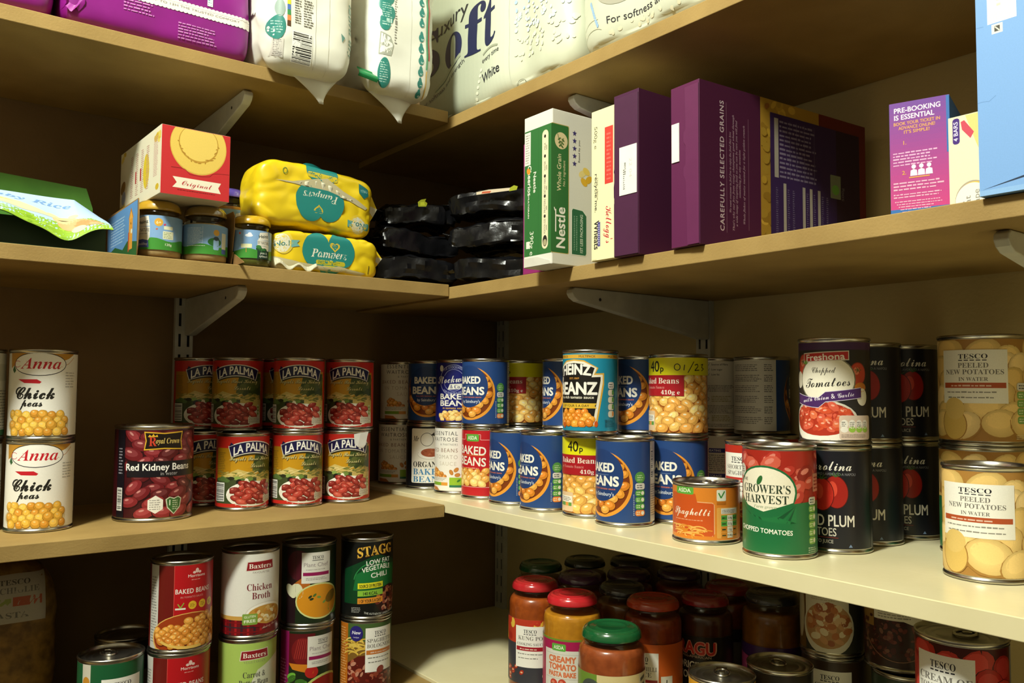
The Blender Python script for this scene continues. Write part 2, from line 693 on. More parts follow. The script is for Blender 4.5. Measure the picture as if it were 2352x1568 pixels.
def bracket(fn, z, L, label):
    """fn(out, across, z); folded steel blade tapering to a rounded tip"""
    H = .058
    t = thing('shelf_bracket', fn(.0102, 0, z), 0, label, 'shelf bracket', 'white steel shelf brackets')
    base = Vector(fn(.0102, 0, z))
    poly = [(.0102, 0), (L - .006, 0), (L - .001, -.003), (L, -.008), (L - .004, -.0135), (L - .012, -.018), (.06, -H + .006), (.03, -H), (.0102, -H)]
    o = MB().prism(poly, lambda a, b, d: Vector(fn(a, d, z - .0004 + b)) - base, -.0062, .0062).build('blade', M['steel'], t, smooth=0, bevel=.0015, seg=3)
    hole = MB()
    hole.prism([(L - .05 + .0022 * math.cos(k * PI / 4), -.014 + .0022 * math.sin(k * PI / 4)) for k in range(8)], lambda a, b, d: Vector(fn(a, d, z + b)) - base, -.0066, .0066)
    hole.build('fixing_hole', M['slot'], t, smooth=0)
    for k in (0, 1):
        hk = MB()
        hk.prism([(.0005 + .0097, -.006 - k * .032), (.004, -.006 - k * .032), (.004, -.018 - k * .032), (.0102, -.016 - k * .032)], lambda a, b, d: Vector(fn(a, d, z + b)) - base, .0050, .0062)
        hk.build('hook', M['steel'], t, smooth=0)
    return t


fL = lambda x: (lambda o, a, z: (x + a, DL - o, z))
fR = lambda y: (lambda o, a, z: (DR - o, y - a, z))
bracket(fL(-.293), Z2L - TH, .247, 'white steel bracket under the board with the baby food jars')
bracket(fL(-.293), Z1L - TH, .252, 'white steel bracket under the board with the white nappy packs')
bracket(fR(-.2305), Z2R - TH, .284, 'white steel bracket under the middle of the board with cereal boxes')
bracket(fR(-.2255), Z1R - TH, .278, 'white steel bracket above the white and green cereal box')
bracket(fR(-.757), Z2R - TH, .277, 'white steel bracket under the blue carton end of the board')
bracket(fR(.287), Z3R - TH, .285, 'white steel bracket in the dark corner under the cream board')
# ------------------------------------------------------------------ artwork of the tin labels (mm, v from the tin's base)
W_, K_, CR = '#f4f1e4', '#16151a', '#f3ecd2'
BEAN = ('#d9902f', '#cf7f24', '#e0a044', '#c8741f')
PALEBEAN = ('#e3b45e', '#d9a24c', '#ecc678', '#cf9440')
KID = ('#a8382b', '#93291f', '#b54a38', '#7e2019')
GRN = ('#5f9a45', '#5f9a45', '#6aa64a', '#e08a3c')


def nutrition(A, x, y, w, h, n=4, cols=None, head='#d8d8d0'):
    """column of traffic-light lozenges"""
    cols = cols or ['#58a046'] * (n - 1) + ['#e58a42']
    d = h / (n + 1)
    A.rrect(x, y + h - d * .95, x + w, y + h, head, min(w, d) * .3)
    A.small(x + w * .15, y + h - d * .8, x + w * .85, y + h - d * .15, 2, '#55565a')
    for k, c in enumerate(cols):
        b = y + h - d * (k + 2)
        A.rrect(x, b + d * .05, x + w, b + d * .95, c, min(w, d) * .35)
        A.ell(x + w * .76, b + d * .5, w * .17, d * .3, '#e6e6d8', n=10)
        A.small(x + w * .12, b + d * .22, x + w * .55, b + d * .8, 2, '#dfe9d0')
    return A


def white_panel(A, x0, y0, x1, y1, lines, band, seed=0):
    """a supermarket's plain white panel: name, dashes, product in serif capitals, coloured band, small print"""
    A.rect(x0, y0, x1, y1, '#efede2')
    w, h, cx = x1 - x0, y1 - y0, (x0 + x1) / 2
    A.text('TESCO', cx, y1 - h * .165, h * .088, '#26262b', w=w * .42, f='S')
    for k in range(5):
        A.rect(cx - w * .21 + k * w * .086, y1 - h * .205, cx - w * .21 + k * w * .086 + w * .062, y1 - h * .187, '#26262b')
    y = y1 - h * .335
    for l, s in lines:
        A.text(l, cx, y, h * .088 * s, '#77736b', f='S', wmax=w * .9)
        y -= h * .118 * max(s, .85)
    y += h * .118 - h * .05
    A.rect(x0 + w * .03, y - h * .1, x1 - w * .03, y, band)
    A.small(x0 + w * .16, y - h * .085, x1 - w * .16, y - h * .02, 1, '#dcb9a8')
    A.small(x0 + w * .08, y - h * .2, x1 - w * .05, y - h * .145, 1, '#8d8a80')
    A.small(x0 + w * .1, y - h * .3, x1 - w * .08, y - h * .245, 1, '#8d8a80')
    return A


def asda_tag(A, x, y, w, h):
    A.rrect(x - w / 2, y, x + w / 2, y + h, '#5fa83f', h * .2)
    A.text('ASDA', x, y + h * .25, h * .5, '#e9efd5', w=w * .72, f='B')


def green_v(A, x, y, s):
    A.rrect(x, y, x + s, y + s * 1.1, '#dfe3cf', s * .12)
    A.line([(x + s * .2, y + s * .8), (x + s * .45, y + s * .3), (x + s * .85, y + s * .95)], s * .14, '#3f8a3a')


def art_anna(A, H):
    A.rect(-115, 5, 115, H - 5, '#efece2')
    A.poly([(-38, H - 5), (42, H - 5), (42, H - 6), (34, H - 11), (26, H - 14), (10, H - 16), (-14, H - 15), (-28, H - 18), (-37, H - 23)], '#c08a2c')
    A.line([(24, H - 21), (34, H - 17), (43, H - 9)], .7, '#c98f5a')
    A.ell(0, H - 18, 30.5, 14, K_)
    A.ell(0, H - 18, 29.6, 13.1, '#f6f3ea')
    A.text('Anna', 1, H - 23.5, 13, '#c5202c', w=45, f='I', shear=.05)
    A.ring(-26, H - 18, 5, 4, .6, '#c5202c', 40, 330)
    A.poly([(-34, H - 25), (-31, H - 19), (-28, H - 26), (-31, H - 29)], '#2c5a2e')
    A.poly([(-24, 72), (-2, 72), (3, 69), (1, 67), (-16, 67.5)], '#c5202c')
    A.text('Chick', -5, 49, 15, '#24231f', w=44, f='C', off=.022)
    A.text('peas', -8, 40, 9.5, '#24231f', w=25, f='C', off=.022)
    A.small(30, 62, 46, 82, 6, '#b8b5ac')
    f = lambda x, y: y < 36 - .006 * (x + 4) ** 2 and abs(x) < 37
    A.ell(-2, 17, 38, 14, '#d9c9a0')
    A.blobs(-37, 5.5, 36, 36, 5.4, 5.4, ('#dba83a', '#cf9630', '#e3b54b', '#c98a28'), '#97671d', '#f0d488', 1.55, f)
    A.barcode(60, 20, 90, 60)


def art_royal(A, H):
    A.rect(-157, 5, 157, H - 5, '#3d0d14')
    A.blobs(-52, 5.5, 74, H - 6, 14, 7.5, ('#6d1a20', '#7d2026', '#571318', '#8b2a2c'), '#2b080d', '#c98a84', 1.5, None, .3)
    A.rect(-64, 5, -50, H - 5, '#17131a')
    A.small(-61, 60, -53, 95, 9, '#8a8790')
    A.barcode(-62, 15, -54, 42, False)
    p = [(-24.5, H - 31), (0, H - 29.5), (24.5, H - 31), (22.5, H - 19), (24.5, H - 7), (0, H - 9), (-24.5, H - 7), (-22.5, H - 19)]
    A.poly(p, '#d7a92f')
    A.poly([(a * .94, H - 19 + (b - H + 19) * .86) for a, b in p], '#1a130f')
    A.text('R', -14, H - 25.5, 11.5, '#c9412c', f='S', w=9)
    A.text('oyal Crown', 4.5, H - 22.5, 7, '#dcbf6a', w=30, f='I')
    A.poly([(-20, H - 14), (-18, H - 11), (-15.5, H - 13), (-13.5, H - 10), (-11.5, H - 13), (-9, H - 11), (-8, H - 14)], '#d7a92f')
    A.rect(-46, 57, 60, 77, '#15131a')
    A.text('Red Kidney Beans', -5, 65.5, 8.6, '#f2f0ea', w=84, f='B')
    A.text('in water', 7, 59, 4.6, '#a5a2a4', f='n')
    hx = [(-9 + 10.5 * math.cos(math.radians(90 + 60 * k)), 22 + 11.5 * math.sin(math.radians(90 + 60 * k))) for k in range(6)]
    A.poly(hx, '#e9e6dc')
    A.small(-16, 15, -2, 29, 5, '#9a978f')
    A.poly([(14, 8), (23, 17), (25, 28), (20, 31), (14, 29), (8, 31), (3, 28), (5, 17)], '#cfd6bd')
    A.poly([(14, 9.5), (22, 18), (23.5, 27.5), (19.5, 29.8), (14, 27.6), (8.5, 29.8), (4.5, 27.5), (6, 18)], '#3d6b35')
    A.text('1', 8.5, 20, 7, '#e6ead8', f='B')
    A.small(12, 14, 20, 27, 5, '#c3d0b0')


def art_palma(A, H):
    A.rect(-115, 5, 115, H - 5, '#c22a20')
    A.rect(-56, 10, 42, H - 21, '#c2901a')
    A.rect(-56, 40, -30, H - 21, '#b07f18')
    A.poly([(0, 62), (4, 80), (12, 84), (40, H - 24), (42, 40), (16, 46)], '#3c4d24')
    for k in range(14):
        A.ell(14 + A.rnd.uniform(-10, 24), 68 + A.rnd.uniform(-14, 16), 6, 4.5, A.rnd.choice(('#4d5c2a', '#33441f', '#5c6430', '#3a4c25')), A.rnd.uniform(0, 90), 12)
    A.poly([(-56, 42), (-20, 58), (6, 50), (34, 52), (42, 44), (42, 10), (-56, 10)], '#cdb666')
    for k in range(60):
        A.ell(A.rnd.uniform(-46, 40), A.rnd.uniform(44, 54), A.rnd.uniform(2, 6), A.rnd.uniform(.5, 1.4), A.rnd.choice(('#b89f4e', '#dcc884', '#8f8a40', '#6d7434')), A.rnd.uniform(-20, 20), 8)
    A.poly([(-56, 44), (-34, 47), (-14, 44), (6, 46), (6, 10), (-56, 10)], '#3f4a2a')
    for k in range(12):
        A.ell(A.rnd.uniform(-52, 0), A.rnd.uniform(36, 46), 5, 2.6, A.rnd.choice(('#6f8a3f', '#8da552', '#2c301c', '#56703a')), 0, 10)
    A.ell(-18, 40, 4.2, 4.2, '#1d1b16', n=14)
    A.ell(-8, 41, 3, 4, '#efe8d0', n=12)
    A.small(-56, 50, -38, 82, 13, '#8d6c20')
    A.ell(2, 22.5, 38, 18.5, '#f1eee2')
    A.rect(-56, 5, 42, 10, '#c22a20')
    A.ell(2, 20, 37, 14, '#e6e2d2')
    A.blobs(-31, 9, 34, 42, 8, 4.2, KID, '#571410', '#d98a78', 1.35, lambda x, y: ((x - 2) / 33) ** 2 + ((y - 25) / 16.5) ** 2 < 1, .3)
    A.barcode(-56, 14, -40, 38, False)
    A.rect(18, 11, 40, 20, '#e2dcc8')
    A.small(19, 12, 39, 19.5, 5, '#7d766a')
    A.rrect(33, 22, 37, 38, '#cfd4a8', 1.5)
    for k in range(3):
        A.ell(35, 25 + k * 4.6, 1.7, 1.7, '#7f9f42', n=10)

    def arc(dx, dy, c, e):
        top = [(-33 - e + dx + (66 + 2 * e) * k / 12, H - 12 + e + dy - 7.5 * ((k - 6) / 6) ** 2) for k in range(13)]
        bot = [(28.5 + e * .7 + dx - (57 + 1.4 * e) * k / 12, H - 27 - e + dy - 6.5 * ((k - 6) / 6) ** 2) for k in range(13)]
        A.poly(top + bot, c)
    arc(.6, -1.6, '#33301c', 1.4)
    arc(0, 0, '#ece8da', 1.1)
    arc(0, 0, '#1c1a45', 0)
    A.poly([(-33, H - 19), (-30, H - 13), (-26, H - 16)], '#1c1a45')
    A.text('LA PALMA', 0, H - 31.2, 11.5, '#f0ede2', w=52, f='B', arch=6.5)
    A.text('Fagioli Rossi Kidney', 1, 69.4, 6.2, '#3c3a1c', w=64, f='C')
    A.text('Fagioli Rossi Kidney', .6, 70, 6.2, '#dcd28e', w=64, f='C')
    A.text('Lessati', 9, 59.4, 6, '#3c3a1c', w=24, f='C')
    A.text('Lessati', 8.6, 60, 6, '#dcd28e', w=24, f='C')


def art_essential(A, H):
    A.rect(-115, 5, 115, H - 5, '#ece9df')
    for i, (t, c, s) in enumerate((('ESSENTIAL', '#3a3937', 6.4), ('WAITROSE', '#3a3937', 6.4), ('& PARTNERS', '#77746c', 3.2), ('BAKED BEANS', '#8c6a55', 6), ('IN TOMATO', '#b9afa0', 6), ('SAUCE', '#c9c0b0', 6))):
        y = (92, 82.5, 76, 65.5, 55, 44.5)[i]
        A.text(t, 22 if t != 'SAUCE' else 20, y, s, c, f='n', space=1.25, al='r')
    A.blobs(-30, 24, 6, 46, 4.6, 3.4, ('#cf8d37', '#c27b2a', '#dba14c'), '#9c5f20', '#f0d7a0', 1.4, lambda x, y: y < 44 - .8 * (x + 30) * .6, .3)
    for x, y, r in ((12, 34, -60), (20, 38, 40), (22, 30, 10)):
        A.ell(x, y, 4.6, 3.1, '#a9672a', r, 14)
        A.ell(x, y, 4, 2.6, '#c9863c', r, 14)
    A.rect(-34, 14, 6, 26, '#e9e6da')
    A.small(-33, 20, 5, 25.5, 3, '#8f8c84')
    A.rect(-34, 13, -6, 18, '#7fa832')
    A.rect(-6, 13, 6, 18, '#dd9a3c')
    A.rect(9, 12, 34, 26, '#94bd33')
    A.ell(24, 21, 3.4, 1.7, '#3d7d2c', 35, 12)
    A.rect(9, 10.5, 34, 14, '#2f7354')
    A.poly([(-34, 5), (-10, 5), (-16, 10), (-34, 11)], '#b8743a')
    A.rect(45, 5, 75, H - 5, '#d9d5c8')


def art_organic(A, H):
    A.rect(-115, 5, 115, H - 5, '#17171b')
    A.rrect(-30, 11, 30, H - 8, '#ece8dc', 2.5)
    A.text('Mr', -21, H - 29, 9, '#35342f', f='I', w=11)
    A.ring(-2, H - 26, 11, 11, .8, '#45443c')
    A.poly([(4, H - 19), (10, H - 14), (11, H - 20)], '#35342f')
    A.ell(2, 58, 20, 9, '#d8d3c6')
    A.ell(2, 59.5, 20, 9, '#f3f0e8')
    A.ell(4, 60.5, 16, 7, '#a5573a')
    for k in range(16):
        A.ell(4 + A.rnd.uniform(-12, 12), 60.5 + A.rnd.uniform(-4.5, 4.5), 2.4, .8, A.rnd.choice(('#b9714f', '#94482d')), A.rnd.uniform(-40, 40), 8)
    A.text('ORGANIC', 0, 37, 9, '#24231f', w=52, f='S')
    A.text('BAKED', 0, 24.5, 10, '#3f7fb0', w=52, f='S')
    A.text('BEANS', 0, 12.5, 9.6, '#3f7fb0', w=52, f='S')


def art_stockwell(A, H):
    A.rect(-115, 5, 115, H - 5, '#1a1f6d')
    e = '#a9aed2'
    cy = H - 33
    A.ring(0, cy, 25, 25, .9, e)
    A.ring(0, cy, 17.5, 17.5, .6, e)
    A.text('T.E. STOCKWELL', 0, cy + 14.5, 3.7, e, w=34, f='B', arch=4.5)
    A.text('FOR QUALITY & VALUE', 0, cy - 17, 3, e, w=34, f='B', arch=-5)
    A.rect(-27, cy - 5, 27, cy + 7, '#1a1f6d')
    A.text('Stockwell', 0, cy - 3.5, 13, '#e8e6da', w=62, f='C', rot=4)
    A.poly([(-6, cy - 6), (17, cy - 5), (11, cy - 14), (-10, cy - 15)], '#e8e6da')
    A.text('& Co.', 3, cy - 13, 6, '#1a1f6d', f='S', w=17)
    A.text('BAKED', 0, 41, 8.6, '#efece0', w=48, f='B', off=.015)
    A.text('BEANS', 0, 30.5, 8.6, '#efece0', w=48, f='B', off=.015)
    A.text('in tomato sauce', 0, 25.5, 3.2, '#e0b548', w=38, f='O')
    A.blobs(-29, 7, 29, 24, 5.4, 3.8, PALEBEAN, '#a8702a', '#f4dfae', 1.35, lambda x, y: y < 23.5 - .014 * x * x, .3)
    A.ell(-22, H - 14, 4, 5, '#d5d4c8', n=16)
    A.rect(58, 5, 125, H - 5, '#d9d6ca')
    for v in (80, 45):
        A.rect(60, v, 92, v + 6, '#23297e')
        A.text('HEATING' if v > 50 else 'STORAGE', 64, v + 1.5, 3, '#dfe0ea', f='B', al='l')
        A.small(60, v - 26, 98, v - 2, 9, '#77757a')


def art_asdabeans(A, H):
    A.rect(-115, 5, 115, H - 5, '#bf2028')
    o = '#e7b9b0'
    A.line([(-34, H - 19), (-12, H - 19), (-12, H - 11), (17, H - 11), (17, H - 19), (34, H - 19), (34, 18), (-34, 18)], .7, o)
    asda_tag(A, 3, H - 21.5, 23, 11)
    A.text('BAKED', 0, 67, 12.5, '#f2eee0', w=50, f='B', rot=-3)
    A.text('BEANS', 0, 50.5, 12.5, '#f2eee0', w=50, f='B', rot=-3)
    A.rect(-24, 65.2, 24, 65.8, '#e0913c')
    A.small(-22, 45, 24, 48, 1, '#e2a08c')
    A.rrect(-33, 19, 33, 42, '#a33a22', 2)
    A.blobs(-33, 18.5, 33.5, 47, 7.2, 5.4, PALEBEAN, '#b06a22', '#f7e7bb', 1.35, lambda x, y: y < 46 - .006 * x * x, .25)
    A.rect(38, 10, 56, 62, '#d39a80')
    green_v(A, 40, 49, 10)
    nutrition(A, 42, 12, 12, 34)
    A.rect(62, 5, 100, H - 5, '#d8d4c8')


def art_sains(A, H):
    nv = '#27477f'
    A.rect(-115, 5, 115, H - 5, nv)
    A.ell(0, 51, 40.5, 40.5, '#e79a36', n=64)
    A.ell(-1.4, 52.4, 38.2, 38.2, '#7c3a14', n=64)
    A.blobs(-38, 13, 38, 76, 7.6, 5.6, BEAN, '#5a250c', '#f6dca0', 1.5, lambda x, y: (x + 1.4) ** 2 + (y - 52.4) ** 2 < 33.5 ** 2 and (x + 3) ** 2 + (y - 61) ** 2 > 27 ** 2, .22)
    A.ell(-3, 61.5, 32, 32, '#213d72', n=56)
    A.text('BAKED', -3, 66, 10.5, '#f1eee2', w=40, f='B', off=.02)
    A.line([(-12, 62.2), (10, 62.2)], .5, '#7d93b8')
    A.text('BEANS', -2, 49, 11.5, '#f1eee2', w=50, f='B', off=.02)
    A.text('in a rich tomato sauce', 0, 44.2, 2.3, '#d9774a', w=38, f='B')
    A.text("by Sainsbury's", 0, 36.6, 4.4, '#d5dbe4', w=34, f='n', off=.012)
    A.ell(50, 60, 7, 7, '#57984a', n=24)
    A.small(46, 56, 54.5, 64, 3, '#bcd6a8')
    nutrition(A, 43.5, 13, 13, 40)
    A.small(41, 14, 42.4, 40, 12, '#c9d3e2')
    A.rect(67, 5, 122, H - 5, '#d6d3c8')
    A.rect(-125, 5, -54, H - 5, '#d6d3c8')
    for k in range(6):
        A.small(-118, 14 + k * 14, -72, 24 + k * 14, 4, '#7a7874')
        A.small(-70, 14 + k * 14, -58, 24 + k * 14, 4, '#6a6865')
    A.barcode(69, 58, 74, 92, False)
    A.small(68, 12, 100, 52, 14, '#85837c')


def art_forty(A, H, hand=False):
    A.rect(-115, 5, 115, H - 5, '#c07c2c')
    A.blobs(-62, 5.5, 82, H - 26, 9, 6.2, PALEBEAN + ('#dd9f48',), '#a4541c', '#f8ebc4', 1.35, None, .3)
    A.rect(-62, H - 27, 90, H - 5, '#e3dd18')
    A.text('40', -3, H - 22.5, 13.5, '#1c1c1c', w=17, f='n', off=.01)
    A.text('p', 9.5, H - 22.5, 7.6, '#1c1c1c', f='n', off=.02)
    if hand:
        q = '#1c1c24'
        y = H - 22
        A.ring(29, y + 5, 4, 4.4, 1, q)
        A.line([(38, y + 8), (37, y + 1)], 1.1, q)
        A.line([(42, y - 2), (50, y + 12)], 1, q)
        A.line([(51, y + 7.5), (55, y + 9), (56, y + 6), (51, y + .8), (58, y + 1.4)], 1.1, q)
        A.line([(61, y + 8), (65, y + 9), (62, y + 5), (66, y + 3), (62, y + .5)], 1.1, q)
    A.rect(-45, H - 53, 37, H - 27, '#a81a24')
    A.text('Baked Beans', 2, H - 37.5, 7.2, '#f0e2cf', w=58, f='S')
    A.text('in Tomato Sauce', -6, H - 44, 3.6, '#cf8880', w=38, f='S')
    A.text('410g e', 32, H - 51, 5.2, '#f2e6d8', w=24, f='S', al='r')
    A.rrect(-30, 7, -2, 32, '#e2c49c', 2)
    A.rect(-28, 19, -4, 27, '#f0ece0')
    A.small(-27, 20, -5, 26, 3, '#6c6a64')
    for k, c in enumerate(('#5f9a45', '#5f9a45', '#e0953f', '#5f9a45')):
        A.rect(-28 + k * 6, 14, -22.5 + k * 6, 18.5, c)


def art_forty_dated(A, H):
    art_forty(A, H, True)


def art_heinz(A, H):
    A.rect(-115, 5, 115, H - 5, '#1f8aa8')
    A.rect(-115, H - 11.5, 115, H - 6.5, '#d9a83c')
    for x in (-62, -22, 18, 58):
        A.text('MULTIPACK', x, H - 10.4, 2.9, '#7a5418', w=22, f='B')

    def key(e, c):
        A.poly([(-27 - e, 58 + e * .3), (-24 - e, 74 + e), (-35 - e, 75 + e), (-28 - e, 86), (-14, 91 + e), (0, 92.5 + e), (14, 91 + e), (28 + e, 86), (24 + e, 74 + e), (36 + e, 74.5 + e), (36 + e, 70 - e), (26 + e, 16 - e), (-26 - e, 16 - e), (-36 - e, 70 - e), (-36 - e, 75)], c)
    key(5, '#d9a83c')
    key(3, '#ece6d2')
    key(0, '#1b1917')
    A.text('HEINZ', 0, 76.5, 13, '#f2efe4', w=46, f='B', off=.02, arch=1.5)
    A.text('EST.1869', 0, 71.5, 2.4, '#c98f3c', w=15, f='B')
    A.text('BEANZ', 0, 52, 15.5, '#f2efe4', w=62, f='B', off=.02)
    A.text('in a rich tomato sauce', 0, 46.5, 3.6, '#ece6d2', w=54, f='B')
    A.poly([(-32, 34), (31, 34), (28, 37.2), (31, 40.5), (-32, 40.5), (-29, 37.2)], '#e2b93c')
    A.text('1 OF YOUR 5 A DAY', -1, 35.8, 3, '#3c2b10', w=44, f='B')
    A.blobs(-30, 10, 33, 34, 5.6, 4.8, ('#dd8a22', '#d57c1c', '#e5992f'), '#9c4a10', '#f8d68a', 1.3, lambda x, y: y < 34 - .013 * (x - 2) ** 2, .3)
    for x, y in ((-18, 12), (30, 14)):
        A.ell(x, y, 2.4, 4, '#c5541a', n=12)
    nutrition(A, 47, 22, 11, 46, 4, ['#ddd9c8', '#ddd9c8', '#ddd9c8', '#ddd9c8'])
    for k, c in enumerate(('#4f9a40', '#4f9a40', '#4f9a40', '#e0953f')):
        A.rect(54, 24 + (3 - k) * 9.2, 57.5, 30 + (3 - k) * 9.2, c)
    A.small(42, 10, 60, 20, 5, '#145a70')
    A.rect(70, 5, 110, H - 5, '#cfd4cc')


def art_info(A, H):
    A.rect(-115, 5, 115, H - 5, '#cfccc0')
    A.rrect(-33, 68, -19, H - 6, '#1d2422', 3)
    for k, c in enumerate(('#6f9c7a', '#b5784a', '#5d6a60')):
        A.ell(-26, 73.5 + k * 11.5 * .98, 5, 5, c, n=20)
    for k in range(3):
        A.text(('Source of Fibre', 'Low sugar', 'Low fat')[k], -10, 93 - k * 7, 2.6, '#3c3c38', f='B', al='l')
        A.line([(-15, 94 - k * 7), (-14, 93 - k * 7), (-12.5, 96 - k * 7)], .6, '#7d8a70')
    A.small(-32, 56, 24, 66, 5, '#6d6b65')
    A.ring(-20, 46, 7, 4, .6, '#4a4944')
    A.small(-10, 42, 18, 51, 4, '#8f8a50')
    A.small(-32, 26, 24, 38, 6, '#77756e')
    A.ring(-20, 20, 6, 3.4, .6, '#4a4944', 180, 360)
    A.small(-10, 15, 18, 24, 4, '#8f8a50')
    A.small(-32, 7, 24, 12, 3, '#6d6b65')


def art_spagtall(A, H):
    A.rect(-115, 5, 115, H - 5, '#b5301f')
    A.rect(-115, 5, 115, 40, '#8a3016')
    for k in range(46):
        x, y = A.rnd.uniform(-40, 46), A.rnd.uniform(6, 46)
        A.ring(x, y, A.rnd.uniform(8, 18), A.rnd.uniform(5, 12), 1.9, A.rnd.choice(('#d99a4a', '#c9842f', '#e0ab62', '#b9702a')), 20 + A.rnd.uniform(-30, 60), 170 + A.rnd.uniform(-30, 60), 12)
    A.rect(36, 5, 115, H - 5, '#9c2a1c')
    white_panel(A, -28, 38, 28, H - 14, (('SHORT CUT', 1), ('SPAGHETTI', 1)), '#c23a34')


def art_spagsmall(A, H):
    A.rect(-115, 4, 115, H - 4, '#d9822a')
    A.line([(-29, 4), (-29, H - 5), (-7, H - 5)], .5, '#e9a86a')
    A.poly([(-29, 9), (28, 9), (28, 44), (10, 45), (8, 54), (-29, 54)], '#c9541f')
    A.line([(10, 45.5), (26, 45), (28.4, 43), (28.4, 12), (26, 9)], .7, '#e9b890')
    asda_tag(A, -6, H - 13, 24, 8.5)
    A.text('Spaghetti', 1, 31, 8.5, '#f2e8d2', w=46, f='C')
    A.small(-20, 24.5, 24, 27, 1, '#e39a70')
    for k in range(24):
        A.ring(A.rnd.uniform(-24, 22), A.rnd.uniform(7, 17), A.rnd.uniform(6, 12), A.rnd.uniform(3, 6), 1.5, A.rnd.choice(('#e29a3a', '#d9862c', '#eab15a')), 10 + A.rnd.uniform(-30, 60), 160 + A.rnd.uniform(-30, 60), 10)
    green_v(A, 31, H - 19, 11)
    A.rect(31, H - 23, 42, H - 20, '#b56a20')
    A.rrect(31, 7, 62, H - 26, '#e0a24c', 1.5)
    A.rect(36, H - 33, 59, H - 27, '#dedbd0')
    A.small(37, H - 32.5, 58, H - 28, 3, '#5f5d58')
    for k, c in enumerate(('#4f9a40', '#4f9a40', '#c9822c', '#c9822c')):
        y = H - 40 - k * 6.2
        A.rect(36, y, 59, y + 5.6, c)
        A.rect(43.5, y, 51.5, y + 5.6, '#e6e3d6')
        A.text(('0.4g', '0.1g', '11g', '0.80g')[k], 47.5, y + 1.6, 2.4, '#44443e', f='B')
        A.small(37, y + 1.4, 42.6, y + 4.4, 1, '#2c3c24')
        A.small(52.6, y + 1.4, 58.2, y + 4.4, 1, '#2c3c24')
    A.rect(73, 4, 110, H - 4, '#d3d0c6')
    A.small(75, 6, 108, H - 6, 20, '#6d6b66')


def growers(A, H, pic):
    A.rect(-115, 5, 115, H - 5, '#1f6a3c')
    pic()
    A.poly([(-80, 5), (80, 5), (80, 56), (54, 57), (30, 55), (14, 50), (0, 46), (-20, 52), (-44, 58), (-80, 56)], '#1f6a3c')
    for k in range(6):
        A.poly([(-34 + k * 5, 53 - k), (2 + k * 6, 44 - k * 1.6), (32, 53.5), (10 + k * 3, 38 - k * .6), (-16 + k * 3, 42 - k)], ('#174f2d', '#23733f')[k % 2])
    A.ell(0, 66, 33, 26, '#1f6a3c')
    A.poly([(-31, 60)] + [(31 * math.cos(math.radians(a)), 66 + 24 * math.sin(math.radians(a))) for a in range(190, -14, -12)] + [(29, 56), (0, 46), (-20, 51)], '#efe8cf')
    A.text('THE', -24, 75.5, 3.2, '#3b4a34', f='B')
    A.text("GROWER'S", 0, 64.5, 8.4, '#33402e', w=53, f='S')
    A.text('HARVEST', 0, 54.2, 8.4, '#33402e', w=49, f='S')
    A.ell(-4, 77, 2.6, 5.2, '#2f6a34', -28, 14)
    A.text('Farm grown', 1, 49.4, 3, '#9aa583', f='I', w=24)
    A.rect(54, 66, 70, 84, '#c98a7a')
    A.small(56, 68, 69, 82, 4, '#8a3a30')
    nutrition(A, 47, 14, 12, 47, 5, ['#7fb04a'] * 5)
    A.small(46, 6, 60, 12, 3, '#b8ccb0')


def art_growtom(A, H):
    def pic():
        A.rect(-80, 40, 80, H - 5, '#a4281c')
        for k in range(60):
            x, y, r = A.rnd.uniform(-74, 74), A.rnd.uniform(52, H - 12), A.rnd.uniform(6, 12)
            c = A.rnd.choice(('#b9362a', '#c64a38', '#8f2017', '#d05d48', '#ab2c22'))
            A.ell(x, y, r, r * .7, c, A.rnd.uniform(-50, 50), 9, (-80, 40, 80, H - 5))
            A.ell(x - 1, y + r * .2, r * .5, r * .24, '#dd8270', A.rnd.uniform(-50, 50), 8, (-80, 40, 80, H - 5))
        A.ell(-30, 86, 6.5, 6.5, '#d8d4c4', n=20)
        A.small(-34, 83, -26, 90, 3, '#77756c')
    growers(A, H, pic)
    A.text('CHOPPED TOMATOES', -2, 25, 4.6, '#eef0e0', w=60, f='B', rot=-2)


POT = ('#d8b973', '#cfae66', '#dfc386', '#d4b36c')


def art_growpot(A, H):
    def pic():
        A.rect(-80, 40, 80, H - 5, '#a87a3a')
        A.blobs(-80, 40, 80, H - 5.5, 17, 13, POT, '#a67a38', None, 1.3, None, .25, False, 5)
    growers(A, H, pic)
    A.text('NEW POTATOES', -2, 25, 4.6, '#eef0e0', w=52, f='B')


def art_potato(A, H):
    A.rect(-132, 5, 132, H - 5, '#a87a3a')
    A.blobs(-74, 5.5, 90, H - 5.5, 18, 14, POT, '#a67a38', None, 1.32, None, .3, False, 5)
    A.ell(-20, 22, 14, 17, '#a67a38', 10)
    A.ell(-20, 22, 13, 16, '#d9b764', 10)
    white_panel(A, -32, H * .38, 32, H - 16, (('PEELED', 1.05), ('NEW POTATOES', 1.05), ('IN WATER', .8)), '#b0502a')
    A.ell(-19, H * .33, 11, H * .1, '#dcbd70', 20)
    nutrition(A, 42, 14, 17, 50, 5, ['#7fae58'] * 4)
    A.small(40, 7, 62, 12, 3, '#e0d2a8')


